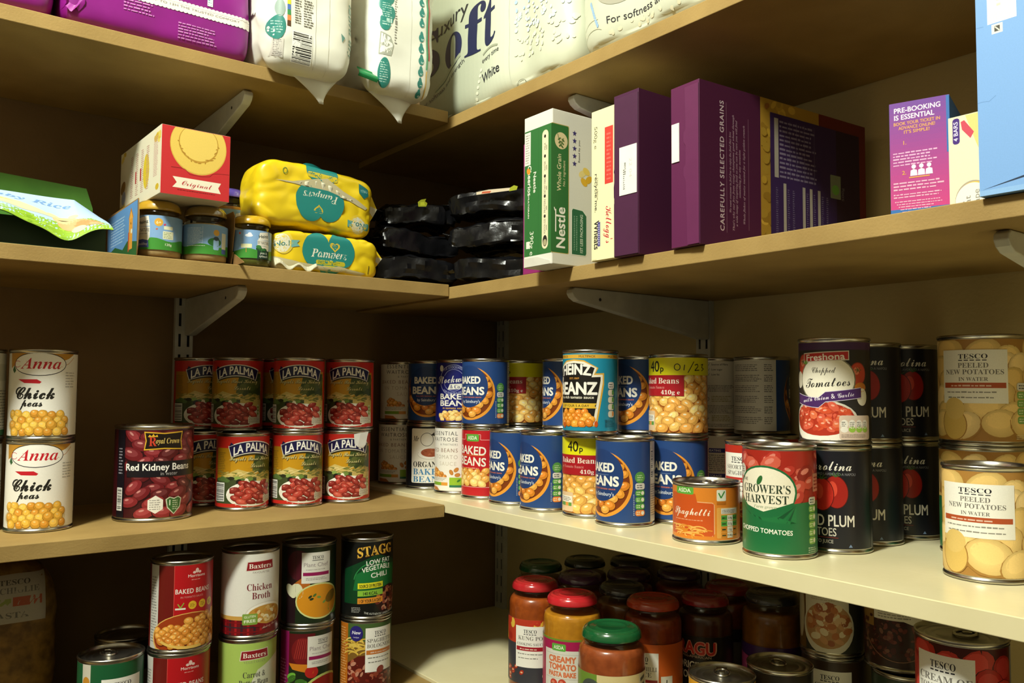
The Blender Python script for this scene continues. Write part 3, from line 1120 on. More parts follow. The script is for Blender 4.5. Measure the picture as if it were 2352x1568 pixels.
def art_plum(A, H):
    A.rect(-115, 5, 115, H - 5, '#17181f')
    A.text('Carolina', 6, H - 25, 11, '#e4e1d6', w=48, f='C')
    A.text('POMODORO LAVORATO A NAPOLI', 8, H - 30, 2.6, '#77777c', w=52, f='B')
    for x, y, r, c in ((-14, 62, -6, '#8f1a14'), (14, 63, 5, '#9c1f17'), (0, 60, 0, '#b3261b')):
        A.ell(x, y, 12.5, 17, '#4d0d0c', r)
        A.ell(x, y, 11.8, 16.2, c, r)
        A.ell(x - 3, y + 3, 4.5, 8, '#cf4632', r)
        for a in (-60, -20, 25, 65):
            A.line([(x, y + 15.5), (x + 6 * math.sin(math.radians(a)), y + 16 + 5 * math.cos(math.radians(a)))], 1, '#3c5a2c')
    A.text('PEELED PLUM', 0, 28, 11.5, '#d8d3c6', w=64, f='n', off=.012)
    A.text('TOMATOES', -8, 18, 8.2, '#c9c4b6', w=44, f='n', off=.008)
    A.rect(-28, 16, 16, 16.5, '#8f2a20')
    A.text('IN TOMATO JUICE', -7, 10.6, 3.4, '#b0aca2', w=36, f='B')
    A.poly([(26, 7), (30, 7), (28, 10)], '#6f86a8')
    A.rect(56, 5, 100, H - 5, '#22232b')


def art_fresh(A, H):
    A.rect(-115, 5, 115, H - 5, '#2a2726')
    A.rect(-115, H - 13, 115, H - 5, '#43254f')
    for x, y in ((-27, 83), (34, 74)):
        A.ell(x, y, 10.5, 12, '#8f2a1c')
        A.ell(x, y, 9.6, 11, '#c2452f')
        A.ell(x - 2, y + 3, 3.6, 4, '#de8064')
        for a in range(0, 360, 60):
            A.line([(x, y + 4), (x + 4 * math.cos(math.radians(a)), y + 4 + 3 * math.sin(math.radians(a)))], .9, '#4d5a24')
    A.ell(37, 60, 7.5, 5, '#c97a2c')
    A.ell(39, 50, 7, 9, '#e3dcc6')
    A.ell(-35, 68, 6, 9, '#e3dcc6')
    A.ell(0, 68, 31, 25, '#7d7a60')
    A.ell(0, 68, 29.6, 23.8, '#efe9d4')
    A.poly([(-26, 86), (24, 88), (24, 98), (-26, 96)], '#d9d2c0')
    A.poly([(-25, 87), (23, 89), (23, 97), (-25, 95)], '#b92a26')
    A.text('Freshona', -1, 88.4, 6.6, '#f3ede0', w=41, f='B', rot=2)
    A.poly([(-27, 84), (-23, 89), (-20, 85)], '#6f9a3c')
    A.text('Chopped', -2, 75, 6.6, '#4a4438', w=25, f='C')
    A.text('Tomatoes', 1, 60.5, 10.5, '#2b2824', w=48, f='C', rot=3)
    A.ell(-6, 24, 40, 23, '#d5cfbe')
    A.ell(-6, 23, 38, 21, '#f0ebdc')
    A.ell(-6, 27, 36, 17.5, '#b03420')
    for k in range(44):
        a, r = A.rnd.uniform(0, 2 * PI), math.sqrt(A.rnd.random())
        x, y = -6 + 31 * r * math.cos(a), 29 + 13.5 * r * math.sin(a)
        c = A.rnd.choice(('#d2512f', '#c2432a', '#e0724a', '#d95f46'))
        A.ell(x, y, A.rnd.uniform(4, 7), A.rnd.uniform(3, 4.6), c, A.rnd.uniform(-60, 60), 7)
        A.ell(x - .6, y + 1, 2, 1, '#ecaa90', A.rnd.uniform(-40, 40), 7)
    top = [(-37 + 74 * k / 10, 54 - 7.5 * math.sin(PI * k / 10) * (1 if k < 5 else .2) + (6 * k / 10)) for k in range(11)]
    A.poly([(x, y) for x, y in top] + [(x, y - 11) for x, y in top[::-1]], '#d8d0de')
    A.poly([(x, y - .6) for x, y in top] + [(x, y - 10.4) for x, y in top[::-1]], '#4a2a64')
    A.text('with Onion & Garlic', 1, 47.4, 5.2, '#ece4ee', w=56, f='C', rot=7.5)
    A.rrect(13, 6, 50, 31, '#d9c3b0', 3)
    for k in range(4):
        A.ell(18 + k * 8, 22, 3.8, 4.6, '#efeade', n=16)
        A.ell(18 + k * 8, 16.5, 3.8, 3, ('#efeade', '#9ac24a', '#9ac24a', '#9ac24a')[k], n=16)
        A.small(15.2 + k * 8, 19.5, 20.5 + k * 8, 25, 3, '#6d6b62')
    A.small(15, 8, 48, 12, 3, '#8f7d70')


def art_white(A, H):
    A.rect(-115, 5, 115, H - 5, '#dcd9cc')
    A.small(-50, 12, 50, 60, 14, '#8d8b80')
    A.rect(-50, 70, 50, 90, '#c9c6b6')
    A.rect(-115, 5, 115, 12, '#2f6a3c')


def art_morr(A, H):
    A.rect(-115, 5, 115, H - 5, '#6a1712')
    A.rect(-60, 5, -44, H - 5, '#cfccc2')
    A.small(-58, 12, -46, 92, 24, '#8d8b84')
    A.rect(-24, 5, 70, H - 5, '#b3161c')
    A.rect(-24, 5, -23.2, H - 5, '#c9463f')
    A.ell(3, H - 12.5, 2.2, 3, '#e6c4bc', n=12)
    A.ell(-.5, H - 14.5, 2, 1.6, '#e6c4bc', n=12)
    A.ell(6.5, H - 14.5, 2, 1.6, '#e6c4bc', n=12)
    A.text('Morrisons', 3, H - 20, 3.4, '#ead2ca', w=22, f='B')
    A.small(-4, H - 24, 10, H - 22, 1, '#d9938c')
    A.text('BAKED BEANS', 0, 71, 5.6, '#ecdcd2', w=44, f='B', space=1.1)
    A.text('IN TOMATO SAUCE', -2, 65.5, 2.2, '#d99a92', w=28, f='n')
    for k in range(3):
        A.ell(-2 + k * 13, 56.5, 5, 5, '#e0b52e', n=20)
        A.small(-5 + k * 13, 54, 1 + k * 13, 59, 3, '#8a6418')
    A.poly([(-22, 52), (-10, 52), (-10, 54), (-22, 54)], '#e6e2d2')
    A.line([(-19, 59), (-16, 54), (-12, 60)], 1.3, '#8fa83c')
    A.ell(-2, 18, 50, 30, '#e0b45c')
    A.ell(-2, 19, 48, 28, '#9c3a14')
    A.blobs(-48, 5.5, 60, 50, 5.4, 4.2, ('#cf8a2e', '#c67c26', '#d9993e'), '#8a3a12', '#f0cf88', 1.3, lambda x, y: y < 40 + .22 * x and y > 5 + .004 * x * x, .35)
    A.ring(-2, 26, 46, 21, 3.4, '#e2b95c', 215, 285, 16)


def baxters(A, x, y, w):
    p = [(x - w / 2, y - .6), (x + w / 2, y + .6), (x + w / 2 - 1, y + 11), (x - w / 2 + 1.6, y + 10)]
    A.poly([(x + (a - x) * 1.06, y + 5 + (b - y - 5) * 1.16) for a, b in p], '#d9cfc0')
    A.poly(p, '#8f1a22')
    A.text('Baxters', x, y + 2, 6, '#efe6d8', w=w * .84, f='S')


def art_broth(A, H):
    A.rect(-115, 5, 115, H - 5, '#e3e0d5')
    baxters(A, 0, H - 25, 36)
    A.text('FAVOURITES', 1, H - 29.5, 2.6, '#a89f92', w=22, f='B')
    A.text('Chicken', 0, 61, 8.6, '#7a2a30', w=34, f='S')
    A.text('Broth', 2, 50, 8.6, '#7a2a30', w=25, f='S')
    A.rect(-115, 5, 115, 26, '#6d141a')
    for k in range(-14, 14):
        A.rect(k * 8, 5, k * 8 + 3, 24, '#3c2028' if k % 2 else '#a41d22')
    for v in (8, 14, 20):
        A.rect(-115, v, 115, v + 1.6, '#7f1418' if v != 14 else '#3a2a30')
    A.rect(-115, 24, 115, 29, '#c99a4a')
    A.ell(10, 30, 29, 15.5, '#d8d2c4')
    A.ell(10, 30, 27.6, 14.4, '#f0ece0')
    A.ell(10, 29, 25.5, 12.5, '#c2913f')
    for k in range(40):
        a, r = A.rnd.uniform(0, 2 * PI), math.sqrt(A.rnd.random())
        A.ell(10 + 22 * r * math.cos(a), 30 + 9.5 * r * math.sin(a), 3, 2, A.rnd.choice(('#d9b066', '#e3c88c', '#b9762c', '#cf8f3a', '#e8dcb8')), A.rnd.uniform(-60, 60), 8)
    A.poly([(-18, 22), (-6, 15), (14, 11), (34, 13), (46, 20), (46, 26), (30, 19), (10, 17), (-8, 21)], '#7f131b')
    A.poly([(-10, 5), (46, 5), (46, 21), (14, 12)], '#7a1219')
    A.text('Audrey Baxter', 16, 13.6, 3.2, '#d9b8a8', w=26, f='C', rot=10)
    A.rrect(-22, 18, -3, 32, '#7fa042', 1.4)
    A.text('GLUTEN', -12.5, 27, 2.8, '#dfe8c4', w=14, f='B', rot=4)
    A.text('FREE', -12.5, 21, 3.6, '#eef2dc', w=14, f='B', rot=4)


def art_carrot(A, H):
    A.rect(-115, 5, 115, H - 5, '#a9c45e')
    A.poly([(-10, 5), (50, 5), (50, 88), (30, 84), (4, 72), (-8, 50)], '#d5d8be')
    baxters(A, 0, H - 25, 36)
    A.text('VEGETARIAN', 0, H - 30, 3.2, '#8f9a62', w=28, f='S')
    A.text('Carrot &', 0, 63, 7.4, '#4a4a40', w=29, f='S')
    A.text('Butter Bean', 0, 53, 7.4, '#4a4a40', w=39, f='S')
    A.ell(-22, 46, 4.6, 5, '#2f7a3a', n=16)
    A.ell(6, 26, 26, 15, '#8f5a30')
    A.ell(6, 26, 23, 12, '#cf8a3a')


def plant(A, H, hi):
    A.rect(-115, 5, 115, H - 5, '#1d2a16')
    if hi:
        A.poly([(-44, 5), (-28, 5), (-28, H - 5), (-44, H - 5)], '#241418')
        A.ell(-24, 82, 18, 20, '#4d1220')
        A.poly([(-34, 55), (-10, 72), (-8, 52), (-24, 50)], '#b0601f')
        for x, r in ((-30, -20), (-24, 12), (-36, 40)):
            A.ell(x, 48, 6.5, 10, '#d8d6b4', r)
        A.ell(34, 26, 16, 12, '#5a8a32', 20)
        A.ell(6, 34, 34, 24, '#c9cf8a')
        A.ell(6, 34, 32, 22, '#cf8a1e')
        A.ell(24, 38, 11, 7, '#7a5a18', 30)
        for x, y in ((-8, 40), (-2, 42), (4, 39), (-6, 37), (12, 32)):
            A.ell(x, y, 3, 1.6, A.rnd.choice(('#4d6a2c', '#6f9040', '#2c3a20')), A.rnd.uniform(-40, 40), 10)
        A.rect(44, 30, 50, H - 12, '#4a2a3a')
    else:
        A.rect(-66, 5, -46, H - 5, '#8f1a5a')
        A.small(-64, 12, -49, 70, 14, '#c27aa4')
        A.rect(-46, 60, -10, H - 8, '#5a1218')
        A.ell(-26, 80, 16, 18, '#74181a')
        for k in range(9):
            A.line([(-38 + k * 3, 70), (-32 + k * 2.4, 96)], .8, '#a4352c')
        A.poly([(-46, 64), (-8, 62), (-12, 50), (-40, 56)], '#c97a1e')
        A.ell(-14, 52, 9, 8, '#b02420')
        for k in range(7):
            A.ell(-36 + A.rnd.uniform(-8, 18), 40 + A.rnd.uniform(-12, 8), 7, 4, A.rnd.choice(('#4d8a2c', '#6fae3c', '#3c6a24')), A.rnd.uniform(-40, 40), 12)
        A.ell(8, 20, 36, 28, '#b9c46a')
        A.ell(9, 19, 34, 26, '#8f1d16')
        A.ell(10, 26, 3, 4.6, '#9abf52')
    A.rect(-20, 58, 21, H - 12, '#dcd9cd')
    A.text('TESCO', 2, H - 21, 4.6, '#3c3b3a', w=16, f='S')
    A.rect(-6, H - 23, 10, H - 22.2, '#3c3b3a')
    A.text('Plant Chef', 0, H - 31, 5.4, '#8d7f80', w=34, f='n', off=-.006)
    A.small(-14, H - 36, 14, H - 33.5, 1, '#a9a59c')
    A.rect(-18, H - 43, 19, H - 38.5, '#8f1a52')
    A.small(-14, H - 49, 16, H - 45, 2, '#8d8a82')


def art_planthi(A, H):
    plant(A, H, True)


def art_plantlo(A, H):
    plant(A, H, False)


def art_stagg(A, H):
    A.rect(-115, 5, 115, H - 5, '#121311')
    A.poly([(-50, 22), (50, 22), (50, 74), (0, 90), (-50, 68)], '#0e3d20')
    A.poly([(-34, 40), (30, 44), (42, 72), (0, 78), (-30, 62)], '#1a6a34')
    A.ring(0, 50, 34, 30, 1.2, '#2f8a48', 30, 170)
    A.text('STAGG', 1, H - 25.6, 14.5, '#5a3a10', w=58, f='S', rot=5, arch=2)
    A.text('STAGG', 0, H - 25, 14, '#c9922a', w=56, f='S', rot=5, arch=2)
    A.text('STAGG', -.4, H - 24.2, 12.6, '#e2b64a', w=54, f='S', rot=5, arch=2)
    A.text('LOW FAT', 4, 76, 6.4, '#e6e6d8', w=38, f='B', rot=5, arch=1)
    A.text('VEGETABLE', 1, 66, 6.6, '#e6e6d8', w=44, f='B', rot=5, arch=3)
    A.text('CHILI', 4, 58.5, 6.6, '#e6e6d8', w=25, f='B', rot=5)
    A.ell(22, 26, 24, 20, '#2a1210')
    for k in range(90):
        a, r = A.rnd.uniform(0, 2 * PI), math.sqrt(A.rnd.random())
        A.ell(22 + 21 * r * math.cos(a), 27 + 17 * r * math.sin(a), A.rnd.uniform(2, 4.4), A.rnd.uniform(1.4, 2.6), A.rnd.choice(('#8f4a3a', '#6d2a22', '#a96a50', '#b5783c', '#5a201c', '#c49070')), A.rnd.uniform(-60, 60), 8)
    for k, (t, c) in enumerate((('SOURCE OF PROTEIN', '#dcd528'), ('140 KCAL', '#86b83a'), ('1 OF YOUR 5 A DAY', '#d98a2a'))):
        y = 43 - k * 10.2
        A.poly([(-27, y - .6), (9, y + 1.4), (9, y + 9), (-27, y + 7.2)], c)
        A.text(t, -9, y + 1.7, 4.4, '#20261a', w=31 if k != 1 else 20, f='B', rot=3)
    A.text('THE AUTHENTIC AMERICAN CHILI', 8, 9, 2.8, '#b5b5ac', w=52, f='O', arch=-3)
    A.small(-36, 10, -22, 18, 4, '#9a9a94')


def art_bolog(A, H):
    A.rect(-115, 5, 115, H - 5, '#45602f')
    A.rect(-64, 5, -46, H - 5, '#b96a1c')
    A.small(-62, 10, -48, H - 10, 26, '#dba565')
    A.rect(-46, 5, 46, 82, '#7a5a24')
    for k in range(26):
        A.ring(A.rnd.uniform(-44, 10), A.rnd.uniform(58, 80), A.rnd.uniform(8, 16), A.rnd.uniform(5, 10), 1.8, A.rnd.choice(('#d9b852', '#cfa83e', '#e3c86a')), 20, 160, 10)
    A.poly([(-46, 5), (46, 5), (46, 52), (20, 58), (-10, 64), (-30, 62), (-46, 52)], '#5a1a12')
    for k in range(130):
        A.ell(A.rnd.uniform(-44, 44), A.rnd.uniform(6, 60), A.rnd.uniform(2.4, 5), A.rnd.uniform(1.6, 3), A.rnd.choice(('#7a261a', '#94402c', '#a85a40', '#b9826a', '#5a160f', '#8a3020')), A.rnd.uniform(-70, 70), 8, (-46, 5, 46, 62))
    A.ell(-33, H - 18, 9.5, 10.5, '#2a2370')
    A.text('New', -33, H - 19, 4.6, '#e4e2ec', w=12, f='O')
    A.text('recipe', -33, H - 24, 1.8, '#c9c7d8', w=8, f='B')
    white_panel(A, -20, H * .36, 24, H - 11, (('SPAGHETTI', 1), ('BOLOGNESE', 1)), '#c9762e')
    A.ell(2, H * .38, 6, 5, '#8a3326', 30)


def art_soupgreen(A, H):
    A.rect(-115, 5, 115, H - 5, '#1c5a34')
    A.rect(-48, 5, -36, H - 5, '#cfc9b8')
    A.ell(-42, 88, 5, 7, '#c98a2c')
    A.small(-47, 10, -37, 76, 18, '#8d8a7a')
    white_panel(A, -23, H * .3, 24, H - 22, (('CHEESE', 1), ('RAVIOLI', 1)), '#3c7a44')
    A.rect(36, 5, 110, H - 5, '#3a3428')


def art_whitesauce(A, H):
    A.rect(-115, 5, 115, H - 5, '#34342a')
    A.rect(-46, 5, -27, H - 5, '#6d4f24')
    A.ell(-38, 50, 8, 34, '#bfb59a')
    A.rect(-27, 30, 27, H - 5, '#d5d0bb')
    A.text('CHICKEN', 0, 86, 7.6, '#2c2b28', w=46, f='B')
    A.text('IN WHITE SAUCE', 0, 79.5, 3.8, '#3c3b36', w=43, f='B')
    A.small(-18, 66, 18, 76, 4, '#b5ad92')
    A.ell(2, 34, 32, 32, '#d6d1be')
    A.ell(2, 37, 29, 27, '#b38a58')
    for k in range(60):
        a, r = A.rnd.uniform(0, 2 * PI), math.sqrt(A.rnd.random())
        A.ell(2 + 25 * r * math.cos(a), 38 + 23 * r * math.sin(a), A.rnd.uniform(4, 7), A.rnd.uniform(3, 5), A.rnd.choice(('#c99868', '#b5713f', '#d9b98c', '#9c5a30', '#e0d2b0')), A.rnd.uniform(-60, 60), 9)


def art_chicken(A, H):
    A.rect(-115, 5, 115, H - 5, '#3a2a1c')
    A.ell(28, 30, 24, 20, '#6d3a20')
    white_panel(A, -26, H * .3, 26, H - 16, (('CHICKEN', 1), ('CURRY', 1)), '#a4482c')


def art_mince(A, H):
    A.rect(-115, 5, 115, H - 5, '#33201a')
    A.rect(-50, 48, -28, H - 5, '#8a6a34')
    for k in range(150):
        A.ell(A.rnd.uniform(-50, 44), A.rnd.uniform(16, 62), A.rnd.uniform(2, 4), A.rnd.uniform(1.4, 2.6), A.rnd.choice(('#4a201a', '#5f2c22', '#6d3a30', '#381612', '#75503f')), A.rnd.uniform(-70, 70), 8)
    A.ring(0, 60, 46, 48, .8, '#8d6a50', 200, 340, 24)
    A.poly([(-27, 58), (6, 58), (27, 50), (27, H - 8), (-27, H - 8)], '#d6d2c4')
    A.text('TESCO', 0, H - 18, 4.8, '#3c3b38', w=20, f='S')
    A.rect(-24, 72, 26, 79, '#3c3832')
    A.small(-22, 60, 22, 69, 3, '#8d8a80')


def art_greentin(A, H):
    A.rect(-115, 5, 115, H - 5, '#2c3a2c')
    A.rect(-30, 30, 30, H - 16, '#c9c6b8')
    A.text('TESCO', 0, H - 26, 5, '#3c3b38', w=20, f='S')


def art_tomsoup(A, H):
    A.rect(-115, 5, 115, H - 5, '#4a1512')
    A.blobs(-60, 30, 74, H - 5.5, 14, 17, ('#b5281c', '#a31f17', '#c2382a'), '#3a100c', None, 1.2, None, .2)
    A.ell(52, 62, 12, 8, '#4d5a28', 20)
    A.rect(-60, 5, 74, 30, '#a8361c')
    A.rect(62, 5, 74, H - 5, '#77747c')
    white_panel(A, -25, H * .26, 25, H - 14, (('CREAM OF', 1), ('TOMATO SOUP', 1)), '#b93a24')


def art_orange(A, H):
    A.rect(-115, 5, 115, H - 5, '#d99a24')
    A.ell(0, 60, 30, 24, '#e8b95a')
    A.text('Soup', 0, 58, 12, '#7a2a18', w=32, f='C')


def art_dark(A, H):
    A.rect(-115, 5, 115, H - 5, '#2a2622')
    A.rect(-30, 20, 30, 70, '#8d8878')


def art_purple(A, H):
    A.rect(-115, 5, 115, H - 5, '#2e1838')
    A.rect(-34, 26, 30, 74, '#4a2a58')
# ------------------------------------------------------------------ tins
_proto = {}


def ring_pull(parent, z):
    mb = MB()
    mb.tube([(.0105 * math.cos(a) * .8, -.004 + .0115 * math.sin(a), .0012) for a in [2 * PI * k / 20 for k in range(20)]], .0013, 6, True)
    mb.lathe([(0, -.001), (.004, -.001), (.004, .0013), (.003, .0019), (0, .0019)], 16)
    n = len(mb.v)
    mb.box((-.006, .004, .0003), (.006, .0145, .0015))
    o = mb.build('ring_pull', M['tin'], parent, loc=(0, .012, z))
    return o


def make_can(style, H, R, pull):
    t = thing('food_tin', (0, 0, 0))
    rb = R - .0011
    mb = MB()
    prof = [(0, .0025), (R - .006, .0025), (R - .0042, .0004), (R - .0012, 0), (R - .0002, .0007), (R, .0017), (R - .0002, .0028), (rb - .0003, .0042), (rb, .0058)]
    k, z = 0, .012
    while z < H - .012:
        prof.append((rb - (.0003 if k % 2 else 0), z))
        z += .004
        k += 1
    prof += [(rb, H - .0058), (rb - .0003, H - .0042), (R - .0002, H - .0028), (R, H - .0017), (R - .0002, H - .0007), (R - .0010, H), (R - .0020, H - .0006), (R - .0027, H - .0046)]
    mb.lathe(prof, 72)
    mb.build('body', M['tin'], t, smooth=50)
    ml = MB()
    L = [(R - .0027, -.0046), (R - .0034, -.0052), (R - .0050, -.0052), (R - .0056, -.0044), (R * .80, -.0044), (R * .78, -.0038), (R * .74, -.0038), (R * .72, -.0046), (R * .60, -.0046), (R * .58, -.0040), (R * .54, -.0040), (R * .52, -.0046), (0, -.0046)]
    ml.lathe([(r, H + z) for r, z in L], 56)
    lid = ml.build('can_lid', M['tin_dark'], t, smooth=50)
    if pull:
        ring_pull(lid, H - .0044)
    rl = rb + .00012
    ls = MB().lathe([(rl, .0051), (rl, H - .0051)], 96).build('label', paint('#d8d4c6', kind='paper'), t, smooth=60)
    A = Art(sum(map(ord, style)))
    globals()['art_' + style](A, H * 1000)
    for T in A.T:
        np.clip(T[:, :, 1], 5.1, H * 1000 - 5.1, out=T[:, :, 1])
    me = A.mesh('label_print', on_cyl(rl), du=2.6)
    put('label_print', me, M['ink'], ls)
    return t


def can(style, x, y, z, H, R, umm, label, group=None, pull=False):
    key = (style, H, R, pull)
    if key not in _proto:
        t = make_can(*key)
        _proto[key] = t
    else:
        t = copy_tree(_proto[key])
    t.location = (x, y, z)
    t.rotation_euler = (0, 0, to_cam(x, y, umm * .001 / R))
    tag(t, label, 'tin', group)
    return t


r0, H0, H1 = .0375, .108, .104
e = .0003
zl, zr = Z3L + e, Z3R + e
TOPL, TOPR = zl + H0 + e, zr + H0 + e
G1, G2, G3, G4 = 'chickpea tins', 'kidney bean tins with a landscape label', 'tins in the double row on the cream board', 'plum tomato tins'
can('anna', -.518, .112, zl, H0, r0, -5, 'lower of the two stacked white chickpea tins', G1)
can('anna', -.5185, .1095, TOPL, H0, r0, -5, 'upper of the two stacked white chickpea tins', G1)
can('white', -.593, .137, zl, H0, r0, 30, 'pale tin cut by the photo edge beside the lower chickpea tin')
can('white', -.592, .134, TOPL, H0, r0, 34, 'pale tin cut by the photo edge beside the upper chickpea tin')
can('royal', -.382, .128, zl, .122, .0495, 12, 'wide dark red kidney bean tin with a gold framed black panel')
can('palma', -.256, .146, zl, H0, r0, 14, 'lower kidney bean tin with red top band, nearest the wide dark tin', G2)
can('palma', -.178, .134, zl, H0, r0, 8.5, 'middle tin of the lower front row of red topped kidney bean tins', G2)
t_torn = can('palma', -.099, .135, zl, H0, r0, 3.5, 'lower red topped kidney bean tin with a torn white sticker', G2)
can('palma', -.2465, .2005, TOPL, H0, r0, -2.5, 'shaded upper kidney bean tin set back above the dark wide tin side', G2)
can('palma', -.178, .134, TOPL, H0, r0, 1.5, 'upper red topped kidney bean tin in the middle of its row', G2)
can('palma', -.095, .135, TOPL, H0, r0, -1, 'upper red topped kidney bean tin standing on the one with the torn sticker', G2)
can('palma', -.290, .2215, zl, H0, r0, 12, 'lower kidney bean tin in shadow between the wide dark tin and the front row', G2)
can('palma', -.2170, .2140, zl, H0, r0, 12, 'lower kidney bean tin hidden behind the front row', G2)
can('palma', -.283, .2662, TOPL, H0, r0, 14, 'upper kidney bean tin deepest in the shadow by the wall', G2)
can('palma', -.140, .2215, zl, H0, r0, 12, 'lower kidney bean tin hidden behind the torn sticker one', G2)
can('palma', -.168, .2235, TOPL, H0, r0, 14, 'upper kidney bean tin showing as a dark strip between two others', G2)

can('essential', .0611, .2497, zr, H0, r0, -8, 'lower pale grey bean tin in the dark corner', G3)
can('organic', .0668, .1635, zr, H0, r0, 0, 'black bean tin with a white panel and blue lettering', G3)
can('essential', .0754, .0875, zr, H0, r0, -22, 'bright white bean tin beside the red one', G3)
can('asdabeans', .0768, .0115, zr, H0, r0, -25, 'red baked bean tin with a white outlined panel', G3)
can('sains', .0747, -.065, zr, H0, r0, -38.5, 'lower navy bean tin beside the red bean tin', G3)
can('sains', .0723, -.1418, zr, H0, r0, -35.5, 'lower navy bean tin beside the lower yellow banded tin', G3)
can('forty', .086, -.218, zr, H0, r0, -22, 'lower yellow banded bean tin under the teal one', G3)
can('sains', .0734, -.2955, zr, H0, r0, -31.5, 'large navy bean tin nearest the board edge behind the orange tin', G3)
can('sains', .1455, -.322, zr, H0, r0, -21, 'lower navy bean tin under the dated yellow banded one', G3)
can('sains', .1600, -.2460, zr, H0, r0, -31, 'lower navy bean tin hidden in the back row under another navy one', G3)
can('sains', .1535, .0220, zr, H0, r0, -31, 'lower navy bean tin hidden behind the red one', G3)
can('sains', .1475, -.1010, zr, H0, r0, -31, 'lower navy bean tin hidden behind the row near the corner', G3)
can('essential', .0628, .2485, TOPR, H1, r0, 2, 'upper pale grey bean tin in the dark corner', G3)
can('sains', .0685, .1625, TOPR, H1, r0, -5, 'upper navy bean tin standing on the black one', G3)
can('stockwell', .0754, .0865, TOPR, H1, r0, -8, 'royal blue bean tin standing on the bright white one', G3)
can('sains', .0755, .0105, TOPR, H1, r0, -26, 'upper navy bean tin standing on the red one', G3)
can('forty', .1530, .0215, TOPR, H1, r0, -29, 'upper yellow banded bean tin showing no writing on its band', G3)
can('sains', .1470, -.1000, TOPR, H1, r0, -46, 'upper navy bean tin squeezed beside the teal one, set back', G3)
can('heinz', .0745, -.2300, TOPR, H0 + .002, r0, -23, 'teal bean tin with a black gold edged badge', G3)
can('sains', .1570, -.2457, TOPR, H1, r0, -31, 'upper navy bean tin between the teal and the dated yellow banded tins', G3)
can('forty_dated', .1410, -.3245, TOPR, H1, r0, -31, 'yellow banded bean tin with a handwritten date', G3)
can('stockwell', .2815, -.2745, zr, H0, r0, -80, 'lower tin with blue headings on a white back panel', G3)
can('info', .2815, -.2740, TOPR, H1, r0, 2, 'upper tin turned to show grey small print and traffic lights', G3)
can('asdabeans', .2815, -.362, zr, H0, r0, 60, 'dark red tin behind the tall spaghetti tin', G3)
can('sains', .2810, -.3500, TOPR, H1, r0, 75, 'shaded upper tin turned to show half white and half navy', G3)
can('spagtall', .1562, -.4332, zr, H0, r0, -21.5, 'tall red spaghetti tin with a white panel', G3)
can('spagsmall', .0662, -.4307, zr, .066, .0378, -20, 'short orange spaghetti tin on the board edge', None, True)
can('growtom', .0655, -.5275, zr, .112, r0, -16, 'green chopped tomato tin with a cream oval badge', None)
can('plum', .1385, -.5475, zr, H0 + .002, .0362, -15, 'front lower black plum tomato tin with bright red tomatoes', G4)
can('plum', .2105, -.5430, zr, H0 + .002, .0362, -16, 'lower black plum tomato tin in the middle row', G4)
can('plum', .2832, -.5500, zr, H0 + .002, .0362, -11, 'lower black plum tomato tin against the cream wall', G4)
can('fresh', .1365, -.5480, zr + .111, .112, .0370, -9, 'dark chopped tomato tin with purple ribbon and white bowl', None)
can('plum', .2105, -.5430, zr + .1106, H0 + .002, .0362, -13, 'upper black plum tomato tin in the middle row', G4)
can('plum', .2832, -.5490, zr + .1106, H0 + .002, .0362, -6, 'upper black plum tomato tin against the cream wall', G4)
can('growpot', .2440, -.6515, zr, .112, .042, -6, 'green based potato tin behind the short one', None)
can('potato', .2425, -.6530, zr + .1125, .1135, .042, -8, 'tall potato tin stacked on the green based one', None)
can('potato', .1275, -.7040, zr, .102, .0365, -9, 'short potato tin nearest the edge of the cream board', None)

z4 = Z4 + e
z4l = Z4 - .004 + e
T4 = z4l + H0 + e
G5 = 'soup and chilli tins on the lowest board'
Hs = .111
can('morr', -.3678, .0430, z4l, Hs, r0, 11, 'lower red baked bean tin with yellow discs', G5)
can('morr', -.3670, .0420, z4l + Hs + e, .110, r0, 15.5, 'upper red baked bean tin with yellow discs', G5)
can('carrot', -.2785, .0490, z4l, Hs, r0, 9.7, 'pale green carrot and butter bean soup tin', G5)
can('broth', -.2770, .0490, z4l + Hs + e, .112, r0, 13.5, 'white chicken broth tin with a tartan base', G5)
can('plantlo', -.1935, .0545, z4l, Hs, r0, 22, 'lower soup tin with magenta edge and red soup bowl', G5)
can('planthi', -.1920, .0545, z4l + Hs + e, .111, r0, 10.5, 'dark green tin with a bowl of orange soup', G5)
can('bolog', -.1110, .0400, z4l, Hs, r0, 21, 'lower mince tin with an orange strip and violet disc', G5)
can('stagg', -.1105, .0390, z4l + Hs + e, .112, r0, 15, 'black and green vegetable chilli tin', G5)
can('soupgreen', -.4430, .0565, z4l, .114, r0, 13.5, 'green tin with a ring pull lid and white panel', G5, True)
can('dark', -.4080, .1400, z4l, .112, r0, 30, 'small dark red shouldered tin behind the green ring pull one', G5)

G6 = 'tins on the lowest cream board'
can('chicken', .2690, -.4590, z4, Hs, r0, -4, 'lower dark chicken tin with a white panel', G6)
can('whitesauce', .2680, -.4580, z4 + Hs + e, .112, r0, -6, 'tin of chicken in white sauce under the board edge', G6)
can('greentin', .2750, -.5480, z4, Hs, r0, 20, 'lower dark green tin under the mince tin', G6)
can('mince', .2800, -.5370, z4 + Hs + e, .112, r0, 0, 'dark mince tin with a brown banded white panel', G6)
can('tomsoup', .0730, -.7045, z4, .111, r0, -15, 'lower tomato soup tin below the photo edge', G6, True)
can('tomsoup', .0738, -.7043, z4 + .1113, .111, r0, -15.5, 'tomato soup tin with a white panel under the board edge', G6, True)
can('orange', .0890, -.4330, z4, .112, r0, 0, 'orange tin whose ring pull lid catches the light', G6, True)
can('dark', .1650, -.4560, z4, .115, r0, 10, 'dark tin with a ring pull lid behind the orange one', G6, True)
